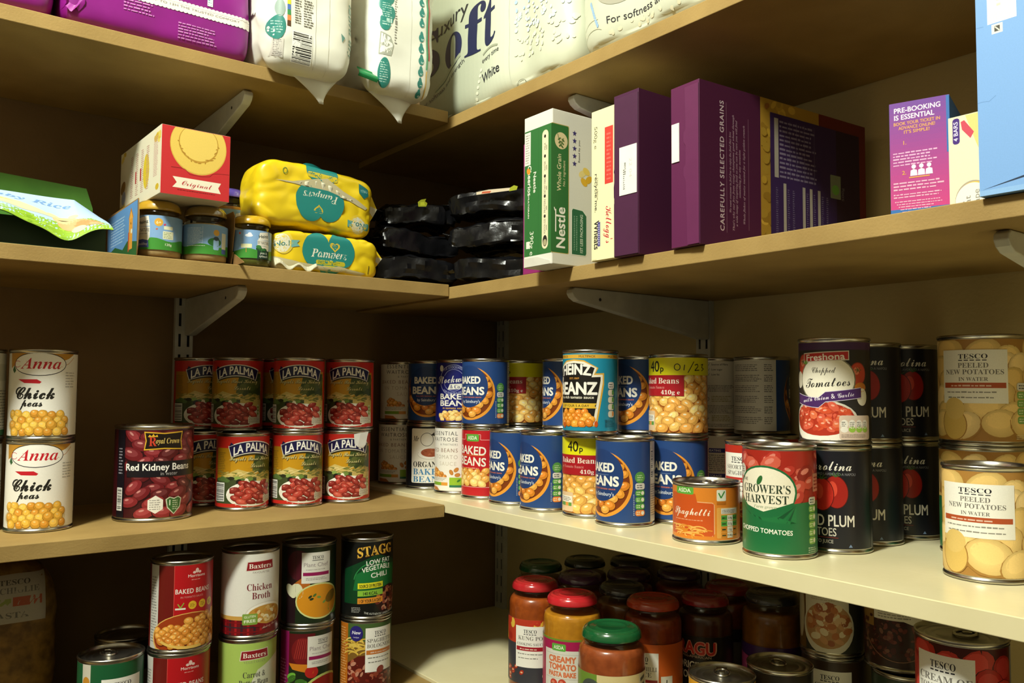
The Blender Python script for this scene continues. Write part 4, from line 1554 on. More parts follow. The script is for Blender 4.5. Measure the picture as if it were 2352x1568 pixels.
can('purple', .1250, -.7900, z4, .111, r0, 0, 'lower purple tin by the photo edge', G6)
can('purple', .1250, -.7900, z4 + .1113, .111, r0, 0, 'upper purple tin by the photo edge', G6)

# torn sticker stuck on one kidney bean tin
mb = MB()
pts = [(-6, 0), (-1, -5), (9, -7), (13, -2), (15, 10), (17, 17), (4, 16), (-7, 14)]


def stk(a, b, d):
    u = (a + 15) * .001 / .0366
    rr = .0371 + d + max(0, a - 9) * .00035
    return (rr * math.sin(u), -rr * math.cos(u), .0885 + b * .001)


mb.prism(pts, stk, 0, .0004)
s = mb.build('price_sticker', paint('#e6e4de', .5, 'paper'), t_torn, smooth=0)
s['label'] = 'torn white sticker'
# ------------------------------------------------------------------ jars
M['glass'] = glassmat('clear_jar_glass', (.96, .97, .93))


def jar(name, x, y, z, R, H, rl, hl, sauce, lidc, umm, art, label, cat, group=None, fill=.93, lab=(.35, .78), lmat='ink', emboss=True, content='sauce'):
    """R body radius, H height of glass, rl lid radius, hl lid height"""
    t = thing(name, (x, y, z), to_cam(x, y, umm * .001 / R), label, cat, group)
    neck = rl - .0030
    zn = H - hl - .0085
    zs = zn - (R - neck) * .9 - .006
    prof = [(0, .003), (R * .55, .0015), (R * .82, 0), (R * .93, .0012), (R * .985, .004), (R, .009), (R, zs - .002)]
    for k in range(1, 9):
        a = k / 8 * PI / 2
        prof.append((neck + (R - neck) * math.cos(a), zs + (zn - zs) * math.sin(a)))
    prof += [(neck, zn + .0035), (neck + .0012, zn + .0048), (neck + .0012, zn + .0062), (neck, zn + .0076), (neck, H - .002), (neck - .001, H - .001)]
    MB().lathe(prof, 56).build('glass_jar', M['glass'], t, smooth=60)
    th = .0011
    zf = zs + (zn - zs) * (fill - .8) * 5
    inner = [(max(0, r - th), z + (.002 if z < .004 else 0)) for r, z in prof if z < zf]
    re = inner[-1][0]
    inner += [(re * .985, zf), (re * .9, zf + .0006), (0, zf + .0004)]
    c1, c2 = sauce
    mname = 'sauce_' + c1.strip('#') + c2.strip('#')
    if mname not in M:
        M[mname] = pmat(mname, c1, c2, scale=120, detail=6, rough=.3, spec=.4)
    MB().lathe(inner, 48).build(content, M[mname], t, smooth=60)
    lm = [(rl - .0022, H - hl + .001), (rl - .0012, H - hl - .0004), (rl, H - hl + .0002), (rl + .0003, H - hl + .0016), (rl - .0002, H - hl + .003), (rl - .0005, H - hl * .55), (rl - .0016, H - hl * .36), (rl - .0034, H - hl * .17), (rl - .0054, H - hl * .05), (rl - .0070, H), (rl - .0082, H - .0003), (rl - .0095, H - .0014), (rl * .55, H - .0014), (rl * .52, H - .0007), (rl * .47, H - .0007), (rl * .44, H - .0014), (0, H - .0014)]
    lid = MB().lathe(lm, 56).build('lid', paint(lidc, .2, 'enamel', coat=.8, coatr=.08), t, smooth=40)
    if art:
        z0, z1 = zs * lab[0] / .78, zs * lab[1] / .78
        z0, z1 = lab[0] * H, lab[1] * H
        rr = R + .00025
        lb = MB().lathe([(rr, z0), (rr, z1)], 80).build('label', paint('#d8d4c6', kind='paper'), t, smooth=60)
        A = Art(len(label))
        art(A, (z1 - z0) * 1000, R * 1000)
        for T in A.T:
            np.clip(T[:, :, 1], 0, (z1 - z0) * 1000, out=T[:, :, 1])
        me = A.mesh('label_print', on_cyl(rr, z0), du=2.4)
        put('label_print', me, M[lmat], lb)
    return t


def a_kung(A, h, R):
    A.rect(-130, 0, 130, h, '#3a3a40')
    A.rect(-130, h * .62, 130, h, '#b83a24')
    for k in range(26):
        A.ell(A.rnd.uniform(-56, 60), A.rnd.uniform(h * .66, h), 7, 5, A.rnd.choice(('#dba834', '#e3bc48', '#a8281c', '#c23a24')), A.rnd.uniform(0, 180), 10)
    for k in range(9):
        x, y = A.rnd.uniform(-40, -12), A.rnd.uniform(4, h * .32)
        A.ell(x, y, 4, 2.8, '#a8301c', A.rnd.uniform(-60, 60), 12)
        A.ell(x, y, 2, 1.2, '#e0b48c', 0, 8)
    A.ell(24, 14, 9, 6, '#cfc4a0', 40)
    A.ell(33, 24, 8, 4.6, '#d6ccac', 40)
    white_panel(A, -23, h * .26, 21, h * .9, (('KUNG PO', 1.1), ('COOKING SAUCE', .75)), '#a4202c')


def a_creamy(A, h, R):
    A.rect(-130, 0, 130, h, '#a81e50')
    A.rect(-130, h - 2.5, 130, h, '#6f8a2c')
    A.rect(-32, 0, 24, h - 14, '#dcd8cb')
    A.rect(23, 0, 24.5, h - 14, '#b04a70')
    asda_tag(A, -9, h - 15, 20, 9)
    A.line([(-30, h - 19), (22, h - 19)], .4, '#b0aca0')
    A.text('CREAMY', -5, h - 29, 7.4, '#d9764a', w=38, f='B', off=.03)
    A.text('TOMATO', -5, h - 38.5, 7.4, '#d9764a', w=38, f='B', off=.03)
    A.text('PASTA BAKE', -5, h - 47, 6, '#d9764a', w=38, f='B', off=.03)
    A.line([(-30, h - 49.5), (22, h - 49.5)], .4, '#b0aca0')
    for x, y in ((-16, h - 56), (-4, h - 55), (-11, h - 62), (-2, h - 62)):
        A.ell(x, y, 5.6, 5.2, '#c4432f', n=16)
        A.ell(x - 1, y + 1, 2.4, 2, '#dd8068', n=10)
    for x, y, r in ((-20, h - 60, 50), (4, h - 60, -40), (0, h - 67, 20)):
        A.ell(x, y, 4.4, 2.2, '#4d7a3a', r, 12)
    A.small(-22, 2, 10, 8, 2, '#6d6b64')


def a_dolm(A, h, R):
    A.rect(-140, 0, 140, h, '#d5c58f')
    A.rect(-140, 0, -22, h, '#6f8f34')
    A.rect(33, 0, 140, h, '#c9c2a4')
    A.ell(-30, h - 26, 18, 20, '#4a5048')
    A.ell(-30, h - 26, 13.5, 15, '#1f211f')
    A.text('BERRY', -30, h - 27, 5, '#b9bcb0', w=22, f='S')
    A.text('SAUCE', -30, h - 35, 5, '#b9bcb0', w=20, f='S')
    for k in range(22):
        A.ell(A.rnd.uniform(-18, 30), A.rnd.uniform(0, h - 24), A.rnd.uniform(5, 9), A.rnd.uniform(4, 7), A.rnd.choice(('#c43a24', '#d9a03a', '#b02a1c', '#e0bb58', '#cf5a34')), A.rnd.uniform(-60, 60), 10)
    for k in range(6):
        A.poly([(36, h - 6 - k * 8), (46, h - 3 - k * 8), (46, h - 7 - k * 8), (36, h - 10 - k * 8)], '#55524a')


def a_chilli(A, h, R):
    A.rect(-130, 0, 130, h, '#b8541c')
    A.rect(-130, 0, 130, h * .4, '#b98a2c')
    A.ell(20, 10, 16, 8, '#a81e28', 30)
    white_panel(A, -24, h * .1, 21, h * .88, (('SWEET CHILLI', .9), ('SAUCE', 1)), '#a8222c')
    A.rect(24, h * .2, 40, h * .55, '#cfcab6')
    A.line([(31, h * .3), (32, h * .5)], 1.4, '#3c3a30')


def a_ragu(A, h, R):
    A.rect(-130, 0, 130, h, '#17130f')
    A.text('RAGU', -2, h - 22, 15, '#c9917c', w=52, f='B', off=.05)
    A.text('RAGU', -2, h - 22, 15, '#a8281c', w=50, f='B', off=.01)
    A.text('ALL-AMERICAN', -2, h - 27, 3, '#a08c7a', w=40, f='B')
    A.text('ORIGINAL', -4, h - 41, 9, '#c9c3b4', w=50, f='n', off=.02)
    A.text('TOMATO', -6, h - 54, 9, '#c9c3b4', w=42, f='n', off=.02)
    A.rect(-130, 0, 130, 6, '#7a1c16')


def a_tikka(A, h, R):
    A.rect(-130, 0, 130, h, '#2a1a34')
    A.rect(-130, h * .78, 130, h, '#3c2058')
    A.poly([(-46, h * .8), (4, h * .66), (4, h * .12), (-10, h * .12), (-46, h * .34)], '#a8407a')
    A.text('Korma', -22, h * .52, 6, '#c9a0b8', w=24, f='C', rot=-12)
    A.text('mild & creamy', -26, h * .42, 3, '#c9a0b8', w=20, f='n', rot=-12)
    for k in range(6):
        x = -14 + k * 4
        A.rect(x, h * .12, x + 2, h * (.2 + .1 * (k % 3)), '#3a1c40')
    A.small(14, 6, 60, h * .74, 14, '#4d4258')


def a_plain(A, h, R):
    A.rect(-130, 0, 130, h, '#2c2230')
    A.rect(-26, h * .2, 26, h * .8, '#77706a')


Z4J = Z4 + .0003
GJ = 'sauce jars on the lowest cream board'
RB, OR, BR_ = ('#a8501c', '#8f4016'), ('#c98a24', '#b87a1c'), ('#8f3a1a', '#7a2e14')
jar('sauce_jar', .074, -.117, Z4J, .0375, .1600, .0328, .0115, RB, '#b8242a', -6, a_kung, 'kung po sauce jar with a red lid and white panel', 'jar', GJ, .985, (.16, .70))
jar('sauce_jar', .064, -.207, Z4J, .0385, .1600, .0335, .0115, OR, '#c4242c', -9, a_creamy, 'creamy tomato pasta bake jar with a red lid and orange sauce', 'jar', GJ, .93, (.10, .68))
jar('sauce_jar', .044, -.302, Z4J, .0405, .1420, .0365, .0120, ('#a4522a', '#8f4422'), '#14592f', 4, a_dolm, 'squat jar with a green lid in front of the other jars', 'jar', GJ, .985, (.14, .66))
jar('sauce_jar', .135, -.285, Z4J, .0375, .1600, .0340, .0115, BR_, '#b23a1c', -14, a_chilli, 'sweet chilli sauce jar with an orange red lid', 'jar', GJ, .95, (.14, .68))
jar('sauce_jar', .205, -.3125, Z4J, .0360, .1600, .0315, .0115, ('#4a2212', '#3c1a0e'), '#8f1c24', -10, a_ragu, 'black labelled tomato sauce jar with a dark red lid', 'jar', GJ, .95, (.12, .70))
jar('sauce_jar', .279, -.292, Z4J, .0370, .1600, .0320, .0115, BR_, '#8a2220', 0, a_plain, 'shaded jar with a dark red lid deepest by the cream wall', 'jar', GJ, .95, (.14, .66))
jar('sauce_jar', .268, -.372, Z4J, .0390, .1650, .0345, .0115, ('#8a5418', '#774612'), '#2a2a2e', -6, a_tikka, 'curry sauce jar with a black lid and pink band', 'jar', GJ, .95, (.24, .62))
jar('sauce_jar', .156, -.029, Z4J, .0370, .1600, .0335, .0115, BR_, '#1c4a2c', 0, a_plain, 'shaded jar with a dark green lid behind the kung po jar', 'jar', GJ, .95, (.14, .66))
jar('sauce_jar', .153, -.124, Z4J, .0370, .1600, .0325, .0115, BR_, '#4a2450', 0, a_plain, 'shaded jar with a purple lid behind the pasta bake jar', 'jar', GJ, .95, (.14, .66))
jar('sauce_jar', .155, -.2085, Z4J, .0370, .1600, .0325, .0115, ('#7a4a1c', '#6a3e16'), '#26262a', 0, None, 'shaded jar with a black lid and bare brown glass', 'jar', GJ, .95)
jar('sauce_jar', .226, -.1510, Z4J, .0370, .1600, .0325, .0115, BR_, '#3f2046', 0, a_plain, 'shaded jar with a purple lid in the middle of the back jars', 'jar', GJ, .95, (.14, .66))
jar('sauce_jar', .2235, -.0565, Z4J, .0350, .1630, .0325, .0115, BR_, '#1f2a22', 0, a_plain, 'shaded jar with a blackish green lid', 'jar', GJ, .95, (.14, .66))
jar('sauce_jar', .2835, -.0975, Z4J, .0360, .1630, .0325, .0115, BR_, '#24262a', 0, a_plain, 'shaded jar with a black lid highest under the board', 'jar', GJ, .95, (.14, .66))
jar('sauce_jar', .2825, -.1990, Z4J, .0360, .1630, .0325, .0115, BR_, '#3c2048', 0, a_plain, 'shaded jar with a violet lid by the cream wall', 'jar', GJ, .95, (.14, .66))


# baby food
def baby(A, h, R, kind):
    A.rect(-90, 0, 90, h, '#7fa5cf')
    pts = [(-90, 0), (90, 0)] + [(90 - k * 6, h * (.30 + .05 * math.sin(k * .9))) for k in range(31)]
    A.poly(pts, '#3f8a34')
    if kind == 2:
        A.small(-24, h * .34, -2, h * .9, 12, '#b9cde2')
        A.rect(-3.4, h * .34, -3, h * .94, '#b9cde2')
        A.small(-24, h * .26, 2, h * .3, 1, '#d6e2d0')
        A.ell(14, h * .74, 4, 4, '#d9a43c', n=18)
        A.ell(12, h * .42, 9, 5.4, '#2c6a30', n=16)
        A.rrect(10, h * .16, 17.5, h * .5, '#8fb2d6', 1.6)
        A.ell(13.8, h * .54, 3.8, 2.6, '#2a3a44', n=14)
        A.rect(22, h * .2, 30, h * .76, '#d9d4bc')
        A.rect(22, h * .06, 30, h * .22, '#5560a4')
        return
    cx = -17 if kind == 1 else 17
    A.ell(cx, h * .40, 9, h * .22, '#eae4cc', n=22)
    A.rect(cx - 9, h * .4, cx + 9, h * .66, '#eae6d8')
    A.poly([(cx - 8, h * .66), (cx + 9, h * .68), (cx + 7, h * .98), (cx - 6, h * .92)], '#eae6d8')
    A.text('Heinz', cx, h * .75, 4.2, '#2c4038', w=14, f='B', rot=8)
    A.text('BY NATURE', cx, h * .52, 4, '#4a4c48', w=17, f='n')
    A.small(cx - 7, h * .44, cx + 7, h * .48, 1, '#8f8d84')
    if kind == 1:
        A.poly([(cx - 9, h * .06), (cx + 8, h * .06), (cx + 7, h * .26), (cx, h * .3), (cx - 9, h * .27)], '#4d5aa4')
        A.text('pudding', cx, h * .13, 3, '#dfe0ec', w=13, f='I')
        A.ell(2, h * .8, 5, 5, '#d9a43c', n=20)
        A.text('6+', 2, h * .755, 3.4, '#efe3b8', w=5.4, f='B')
        A.rrect(8, h * .6, 19, h * .7, '#e3e4c4', .8)
        A.rrect(7, h * .32, 20, h * .55, '#e3e4c4', .8)
        A.small(8, h * .34, 19, h * .53, 4, '#8fa070')
        A.ell(9, h * .74, 1.6, 1.2, '#c4426a', 30, 10)
        A.ell(0, h * .6, 1.4, 1, '#c46a42', 30, 10)
        A.text('120g', 14, h * .13, 2.8, '#dfe8d0', w=8, f='B')
    else:
        for k in range(9):
            A.ell(cx + A.rnd.uniform(-8, 8), h * .34 + A.rnd.uniform(-2, 3), 3.6, 2.4, A.rnd.choice(('#2f6a34', '#24502a', '#3f8240')), 0, 10)
        A.rect(cx - 9, 0, cx + 9, h * .3, '#1f3a30')
        A.text('peas &', cx, h * .17, 3, '#dfe6d8', w=11, f='I')
        A.text('spinach', cx, h * .06, 3, '#dfe6d8', w=13, f='I')
        A.ell(-3, h * .8, 5, 2, '#e6ebf0', n=14)
        A.ell(-2, h * .84, 2.6, 2.4, '#e6ebf0', n=14)
        A.ell(-15, h * .88, 1.6, 1.6, '#c4563a', n=8)
        A.rrect(-13, h * .36, 1, h * .5, '#dfe0b4', .8)
        A.rect(-6.6, h * .2, -5.6, h * .36, '#a8843c')


ZB = Z2L + .0003 + .0006
jar('baby_food_jar', -.4080, .0390, ZB, .0274, .0725, .0262, .0125, ('#b59c70', '#a88e62'), '#b9922a', -2, lambda A, h, R: baby(A, h, R, 1), 'beige baby food jar with a gold lid beside the blue carton side', 'jar', 'baby food jars', .96, (.14, .72))
jar('baby_food_jar', -.3515, .0360, ZB, .0274, .0725, .0262, .0125, ('#b59c70', '#a88e62'), '#94783a', 0, lambda A, h, R: baby(A, h, R, 2), 'beige baby food jar under the red box corner, showing its small print', 'jar', 'baby food jars', .96, (.14, .66))
jar('baby_food_jar', -.2935, .0300, Z2L + .0003, .0255, .0680, .0245, .0115, ('#5f6428', '#4f5420'), '#c9a01e', 0, lambda A, h, R: baby(A, h, R, 3), 'green baby food jar with a bright yellow lid', 'jar', 'baby food jars', .96, (.16, .70))
jar('baby_food_jar', -.2985, .1110, Z2L + .0003, .0290, .1180, .0270, .0125, ('#b07a2c', '#a06c24'), '#54459a', 0, lambda A, h, R: baby(A, h, R, 3), 'tall baby food jar with a violet lid behind the others', 'jar', 'baby food jars', .9, (.14, .74))
# ------------------------------------------------------------------ cartons
NX, NY, PZ = (0, -1, 0), (1, 0, 0), (0, 0, 1)


def carton(name, x, y, z, dx, dy, dz, c, label, cat, group=None, rz=0.0, front=None, side=None, flap=None, top=None, under=None):
    """x, y, z: the near lower corner (least x, least y); front art on -X (dy wide), side art on -Y (dx wide)"""
    t = thing(name, (x, y, z), rz, label, cat, group)
    b = MB().box((0, 0, 0), (dx, dy, dz)).build('carton', paint(c, .45, 'card'), t, smooth=0, bevel=.0009)
    if front:
        A = Art(7 + len(label))
        front(A, dy * 1000, dz * 1000)
        put('carton_print', A.mesh('carton_print', on_plane((0, dy, 0), NX, PZ), lift=1.2e-4), M['ink_card'], b)
    if side:
        A = Art(11 + len(label))
        side(A, dx * 1000, dz * 1000)
        put('carton_print', A.mesh('carton_print', on_plane((0, 0, 0), NY, PZ), lift=1.2e-4), M['ink_card'], b)
    return t


def flap_sheet(t, pts, c, x=-.0009, th=.0007, name='end_flap', crease=None):
    """glued end flap on the -X face: outline (y, z) in mm"""
    o = MB().prism([(a * .001, b * .001) for a, b in pts], lambda a, b, d: (d, a, b), x, x + th).build(name, paint(c, .45, 'card'), t, smooth=0, bevel=.0002)
    return o


def sticker(t, fn, name='price_sticker', c='#ecebe2', lines=True):
    o = MB().box(*fn).build(name, paint(c, .5, 'paper'), t, smooth=0)
    return o


ZR2 = Z2R + .0003


# white and green wholegrain box: art on -X is 56 wide, on -Y 290 wide
def f_whole(A, w, h):
    A.rect(1, 1, w - 1, h - 1, '#dedccf')
    A.rect(1, 14, w - 1, h - 18, '#2f6b35')
    A.rect(1, h - 62, 13, h - 20, '#dddbd0')
    A.small(3, h - 60, 11, h - 22, 12, '#9a988d')
    A.rect(28.6, 14, 29.1, h - 18, '#285c2e')
    A.text('Cheerios', 7.5, h - 82, 7, '#e6e2d4', w=38, f='B', rot=-90)
    A.ell(9, h - 70, 3.4, 4.4, '#d98a2a', 30)
    A.text('MULTIGRAIN', 8, h - 116, 2.6, '#e6e2d4', w=28, f='B', rot=-90)
    A.text('Nestle', 19, h - 86, 5.4, '#e6e2d4', w=26, f='B', rot=-90)
    A.text('390g e', 12.5, 30, 7, '#e0e3d0', w=30, f='n', rot=-90)
    A.rrect(5, 24, 12, 33, '#dfe0d2', .8)
    A.rrect(36, 20, 48, h - 24, '#d9d0a8', 6)
    A.rrect(36.8, 21, 47.2, h - 24.8, '#e0d8b4', 5)
    for k, (s, w_) in enumerate((('PORTION SIZE', 24), ('PROTEIN', 22), ('DIETARY FIBRE', 26), ('WATER', 16), ('MILK', 12))):
        A.text(s, 43, 48 + k * 25, 3.2, '#34342c', w=w_ * .75, f='n', rot=90)
        A.ell(41.5, 60.5 + k * 25, 2, 2.2, '#26261f', n=10)
        A.small(44.2, 40 + k * 25, 45.4, 54 + k * 25, 1, '#6d6a50', rot=False)
    A.ell(42, 30, 4.2, 7, '#26261f', n=18)
    A.ell(42, 28, 3.2, 4, '#a8a07c', n=14)


def s_whole(A, w, h):
    A.rect(1, 1, w - 1, h - 1, '#dedccf')
    A.rrect(-2, 14, 27, h - 18, '#b9a45c', 2)
    A.rrect(-2, 14.8, 26, h - 18.8, '#2f6b35', 2)
    A.rect(0, 14.8, 3, h - 18.8, '#2f6b35')
    A.text('Nestle', 20.5, 46, 14, '#efece0', w=50, f='B', rot=90)
    A.rect(4.6, 40, 6.4, 68, '#efece0')
    A.line([(4.5, 66), (3, 70)], 1.4, '#efece0')
    A.text('Whole Grain', 14, 114, 6.6, '#d6d0a4', w=46, f='n', rot=90, off=.012)
    A.text('No.1 ingredient', 20.5, 114, 3.6, '#c4bf94', w=32, f='B', rot=90)
    A.ell(14, 154, 10.5, 10.5, '#d9c99c', n=28)
    A.line([(8, 162), (13, 148), (18, 158)], 1, '#4d6a34')
    for k in range(3):
        A.ell(11 + k * .8, 156 - k * 4, 3, 1.2, '#4d6a34', 35, 10)
        A.ell(17 - k * .8, 155 - k * 4, 3, 1.2, '#4d6a34', -35, 10)
    for k in range(5):
        cy = 129 + k * 9.6
        st = []
        for q in range(10):
            r = 4 if q % 2 == 0 else 1.7
            a = math.radians(90 + 36 * q)
            st.append((36 + r * math.cos(a), cy + r * math.sin(a)))
        A.poly(st, '#3c3470')
    A.text('Rated by you', 45, 146, 3, '#55535a', w=28, f='n', rot=90)
    for x, y, r, c in ((49, 118, 30, '#e8d48a'), (56, 122, -30, '#e6c860'), (52, 108, -40, '#e0b030'), (60, 112, 40, '#d9a92a')):
        A.ell(x, y, 6.4, 4.2, c, r, 16)
    A.poly([(31, 14), (55, 14), (57, 17), (57, 66), (50, 72), (33, 73), (31, 70)], '#dfe3d2')
    A.poly([(32, 15), (54.5, 15), (56, 17.5), (56, 65), (49.5, 71), (33.5, 72), (32, 69.5)], '#2c6644')
    A.text('1ST LESS PACKAGING', 50, 42, 4.4, '#cfdcc8', w=48, f='B', rot=90)
    A.small(35, 20, 37, 64, 20, '#9fbfa4')
    A.small(39, 20, 41, 64, 20, '#9fbfa4')


t = carton('cereal_box', -.0345, -.2795, ZR2, .285, .0555, .1925, '#dedccf', 'white and green wholegrain cereal box jutting over the board edge', 'box', 'cereal boxes', 0, f_whole, s_whole)
flap_sheet(t, [(1, 2), (28, 2), (27.5, 60), (30, 64), (30, 88), (27.5, 92), (28, 190), (1, 190)], '#2f6b35', .0002, .0002)
flap_sheet(t, [(2, .5), (54, .5), (54, 12), (28, 12), (4, 5)], '#d5d3c6', -.0012, .0006, 'tuck_flap')


def f_mag(A, w, h):
    A.rect(1, 1, w - 1, h - 1, '#8f2a6a')
    A.poly([(1, h * .55), (w - 1, h * .7), (w - 1, h * .45), (1, h * .5)], '#a8407c')


carton('cereal_box', .004, -.2160, ZR2, .19, .0430, .178, '#84255f', 'magenta box edge showing beside the white and green one', 'box', 'cereal boxes', 0, f_mag)


def f_kel(A, w, h):
    A.rect(.5, .5, w - .5, h - .5, '#ece4b4')
    A.rect(23, h - 92, 37, h - 24, '#cf4036')
    A.small(26, h - 88, 34, h - 30, 12, '#d9685c')
    A.text('500g e', 5, h - 33, 5.2, '#4a483c', w=27, f='n', rot=-90)
    A.text('recycle me.', 6, h - 100, 4.8, '#34342e', w=46, f='B', rot=-90)
    A.text('rise, shine,', 9.5, h - 96, 2.6, '#6d6a58', w=28, f='B', rot=-90)
    A.text('Wheats', 5, 31, 8.4, '#26241f', w=34, f='B', rot=-90)
    A.rect(11, 17, 15.4, 46, '#4d4a8a')
    A.small(12, 19, 14.6, 44, 10, '#bdbbd4')
    A.text("Kellogg's", 25, 41, 11, '#c0283a', w=44, f='C', rot=-90)


def s_kel(A, w, h):
    A.rect(.5, .5, w - .5, h - .5, '#e4dcaa')


t = carton('cereal_box', -.0075, -.3595, ZR2, .27, .0390, .1815, '#e6deae', 'cream cereal box with a red panel, thinnest of the row', 'box', 'cereal boxes', 0, f_kel, s_kel)
flap_sheet(t, [(1, 1), (37, 1), (37, 2), (30, 2), (29, .6), (1, .6)], '#d9d0a0', -.0006, .0004)


def f_pur(A, w, h):
    A.rect(.5, .5, w - .5, h - .5, '#481f40')


def f_pur2(A, w, h):
    A.rect(.5, .5, w - .5, h - .5, '#5c1f49')


def s_pur(A, w, h):
    A.rect(.5, .5, w - .5, h - .5, '#4a1d3a')


t = carton('cereal_box', -.0090, -.4000, ZR2, .27, .0395, .1895, '#52203f', 'purple cereal box with a square white sticker', 'box', 'cereal boxes', 0, f_pur, s_pur)
flap_sheet(t, [(.3, 1), (38, 1), (38.5, 62), (37, 66), (38.8, 70), (39, 82), (37, 94), (39, 100), (38, 104), (38, 185), (.3, 185)], '#481f40', -.0011, .0007)
sticker(t, ((-.0018, .0015, .0700), (-.0012, .0290, .1260)))
A = Art(5)
A.small(6, 6, 9, 30, 10, '#77756e')
A.text('BEST BY', 8, 30, 2.4, '#44433e', w=14, f='B', rot=-90)
A.text('22 04', 16, 30, 4, '#c9c7bd', w=22, f='n', rot=-90)
put('sticker_print', A.mesh('sticker_print', on_plane((-.0018, .029, .070), NX, PZ)), M['ink_card'], t.children[-1])
sticker(t, ((.0600, -.0007, .0520), (.0700, -.0001, .1480)), 'paper_strip', '#b9bcb4')


def s_flakes(A, w, h):
    A.rect(.5, .5, w - .5, h - .5, '#45163a')
    A.rect(.5, .5, 96, h - .5, '#4a1838')
    A.text('CAREFULLY SELECTED GRAINS', 37, h * .5, 6.2, '#cbb9be', w=h * .80, f='B', rot=90, space=1.15)
    A.line([(41, 16), (41, h - 18)], .5, '#8f6a7c')
    for k, (x, l) in enumerate(((48, .5), (53, .72), (58, .66), (63, .3), (70, .62))):
        A.text(('We want everyone to feel free to enjoy the food they love', "That's why our free from range champions good wheat through", 'a wide range of inspiring food so you can be sure you will find', 'something for any occasion', 'Whole flakes of maize toasted for a light golden crunch')[k], x, h * .47, 3, '#a98c9a', w=h * l, f='I', rot=90)
    A.line([(76, 22), (76, h - 30)], .5, '#8f6a7c')
    A.rect(96, .5, 210, h - .5, '#a8832a')
    A.rect(200, .5, w - .5, h - .5, '#6a2018')
    for k in range(150):
        x, y = A.rnd.uniform(98, 205), A.rnd.uniform(3, h - 3)
        A.ell(x, y, A.rnd.uniform(4, 8), A.rnd.uniform(3, 6), A.rnd.choice(('#b8932e', '#c9a23a', '#94701f', '#a8862c', '#8f5a20')), A.rnd.uniform(-60, 60), 9, (96, 1, 208, h - 1))
    A.rect(112, .5, w - 14, h - 15, '#35204f')
    A.rect(w - 60, .5, w - 14, h - 15, '#2a1630')
    A.rect(119, h * .5, 126, h - 20, '#a8a294')
    A.small(128, h * .5, 196, h - 20, 13, '#7d748c')
    for v in (146, 158, 172, 190):
        A.rect(v, h * .5, v + .4, h - 20, '#6d6482')
    for u in (134, 168, 181, 196):
        A.rect(u, 2, u + 5, h * .47, '#a8a294')
    for u in (121, 141, 150, 175, 188, 203, 212):
        A.small(u, 4, u + 4, h * .44, 30, '#6d6482')
    A.rrect(220, h * .44, 240, h * .60, '#7d8a70', 1)
    A.ell(230, h * .5, 7, 6, '#6fae4a')
    A.text('500g', 246, h * .48, 4, '#77727a', w=16, f='n', rot=90)


t = carton('cereal_box', -.0075, -.4860, ZR2, .292, .0415, .1755, '#521c41', 'purple cereal box lying on its side with a yellow bordered back', 'box', 'cereal boxes', math.radians(-3.5), f_pur2, s_flakes)
flap_sheet(t, [(.5, 1), (17, 1), (19, 70), (22, 76), (22, 84), (19, 88), (19, 108), (22, 112), (22, 122), (19, 126), (20, 171), (.5, 171)], '#632450', -.0011, .0007)
sticker(t, ((-.0012, .0285, .0930), (-.0003, .0395, .1350)))

# pre-booking promotional box, snack bar box, blue carton


def grad_rows(A, w, h, top, bot, n=24):
    a, b = lin(top), lin(bot)
    for k in range(n):
        t_ = (k + .5) / n
        A.rect(.4, h * k / n, w - .4, h * (k + 1) / n, tuple(b[i] + (a[i] - b[i]) * t_ for i in range(3)))


def f_book(A, w, h):
    grad_rows(A, w, h, '#6a3a94', '#c93a78')
    A.rect(.4, .4, w - .4, 16, '#2c68ac')
    A.rect(w - 3, h * .55, w - .4, h - .4, '#2c68ac')
    A.text('PRE-BOOKING', w * .47, h - 9.6, 4.6, '#ecdfe8', w=w * .76, f='B')
    A.text('IS ESSENTIAL', w * .42, h - 16.2, 4.6, '#ecdfe8', w=w * .66, f='B')
    for k, s in enumerate(('BOOK YOUR TICKET IN', 'ADVANCE ONLINE!', "IT'S SIMPLE!")):
        A.text(s, w * .46, h - 21.4 - k * 4.2, 3, '#d9a04a', w=w * (.76, .6, .42)[k], f='B')
    A.text('1.', w * .26, h - 40, 3.6, '#d9a04a', f='B')
    A.text('2.', w * .24, h - 68, 3.6, '#d9a04a', f='B')
    A.small(w * .06, h - 60, w * .84, h - 46, 5, '#dba8cc')
    for k in range(3):
        x = w * .40 + k * 6.4
        A.ell(x, h - 61.6, 1.9, 2, '#efe6ea', n=14)
        A.poly([(x - 3, h - 70), (x + 3, h - 70), (x + 2.6, h - 65), (x, h - 63.8), (x - 2.6, h - 65)], '#efe6ea')
    A.line([(w * .32, h - 71.4), (w * .66, h - 71.4)], 1, '#d9a04a')
    A.small(w * .06, h - 83, w * .9, h - 74, 3, '#e6aac4')
    A.small(w * .06, h - 90, w * .92, h - 85, 2, '#e6aac4')
    for k in range(5):
        A.small(w * (.08 + k * .03), h - 94 - k * 2.4, w * (.9 - k * .05), h - 92 - k * 2.4, 1, '#e6aac4')


carton('snack_box', .0750, -.7040, ZR2, .115, .0510, .1160, '#245a98', 'magenta and violet box about booking tickets', 'box', 'small boxes beside the blue carton', math.radians(17), f_book)


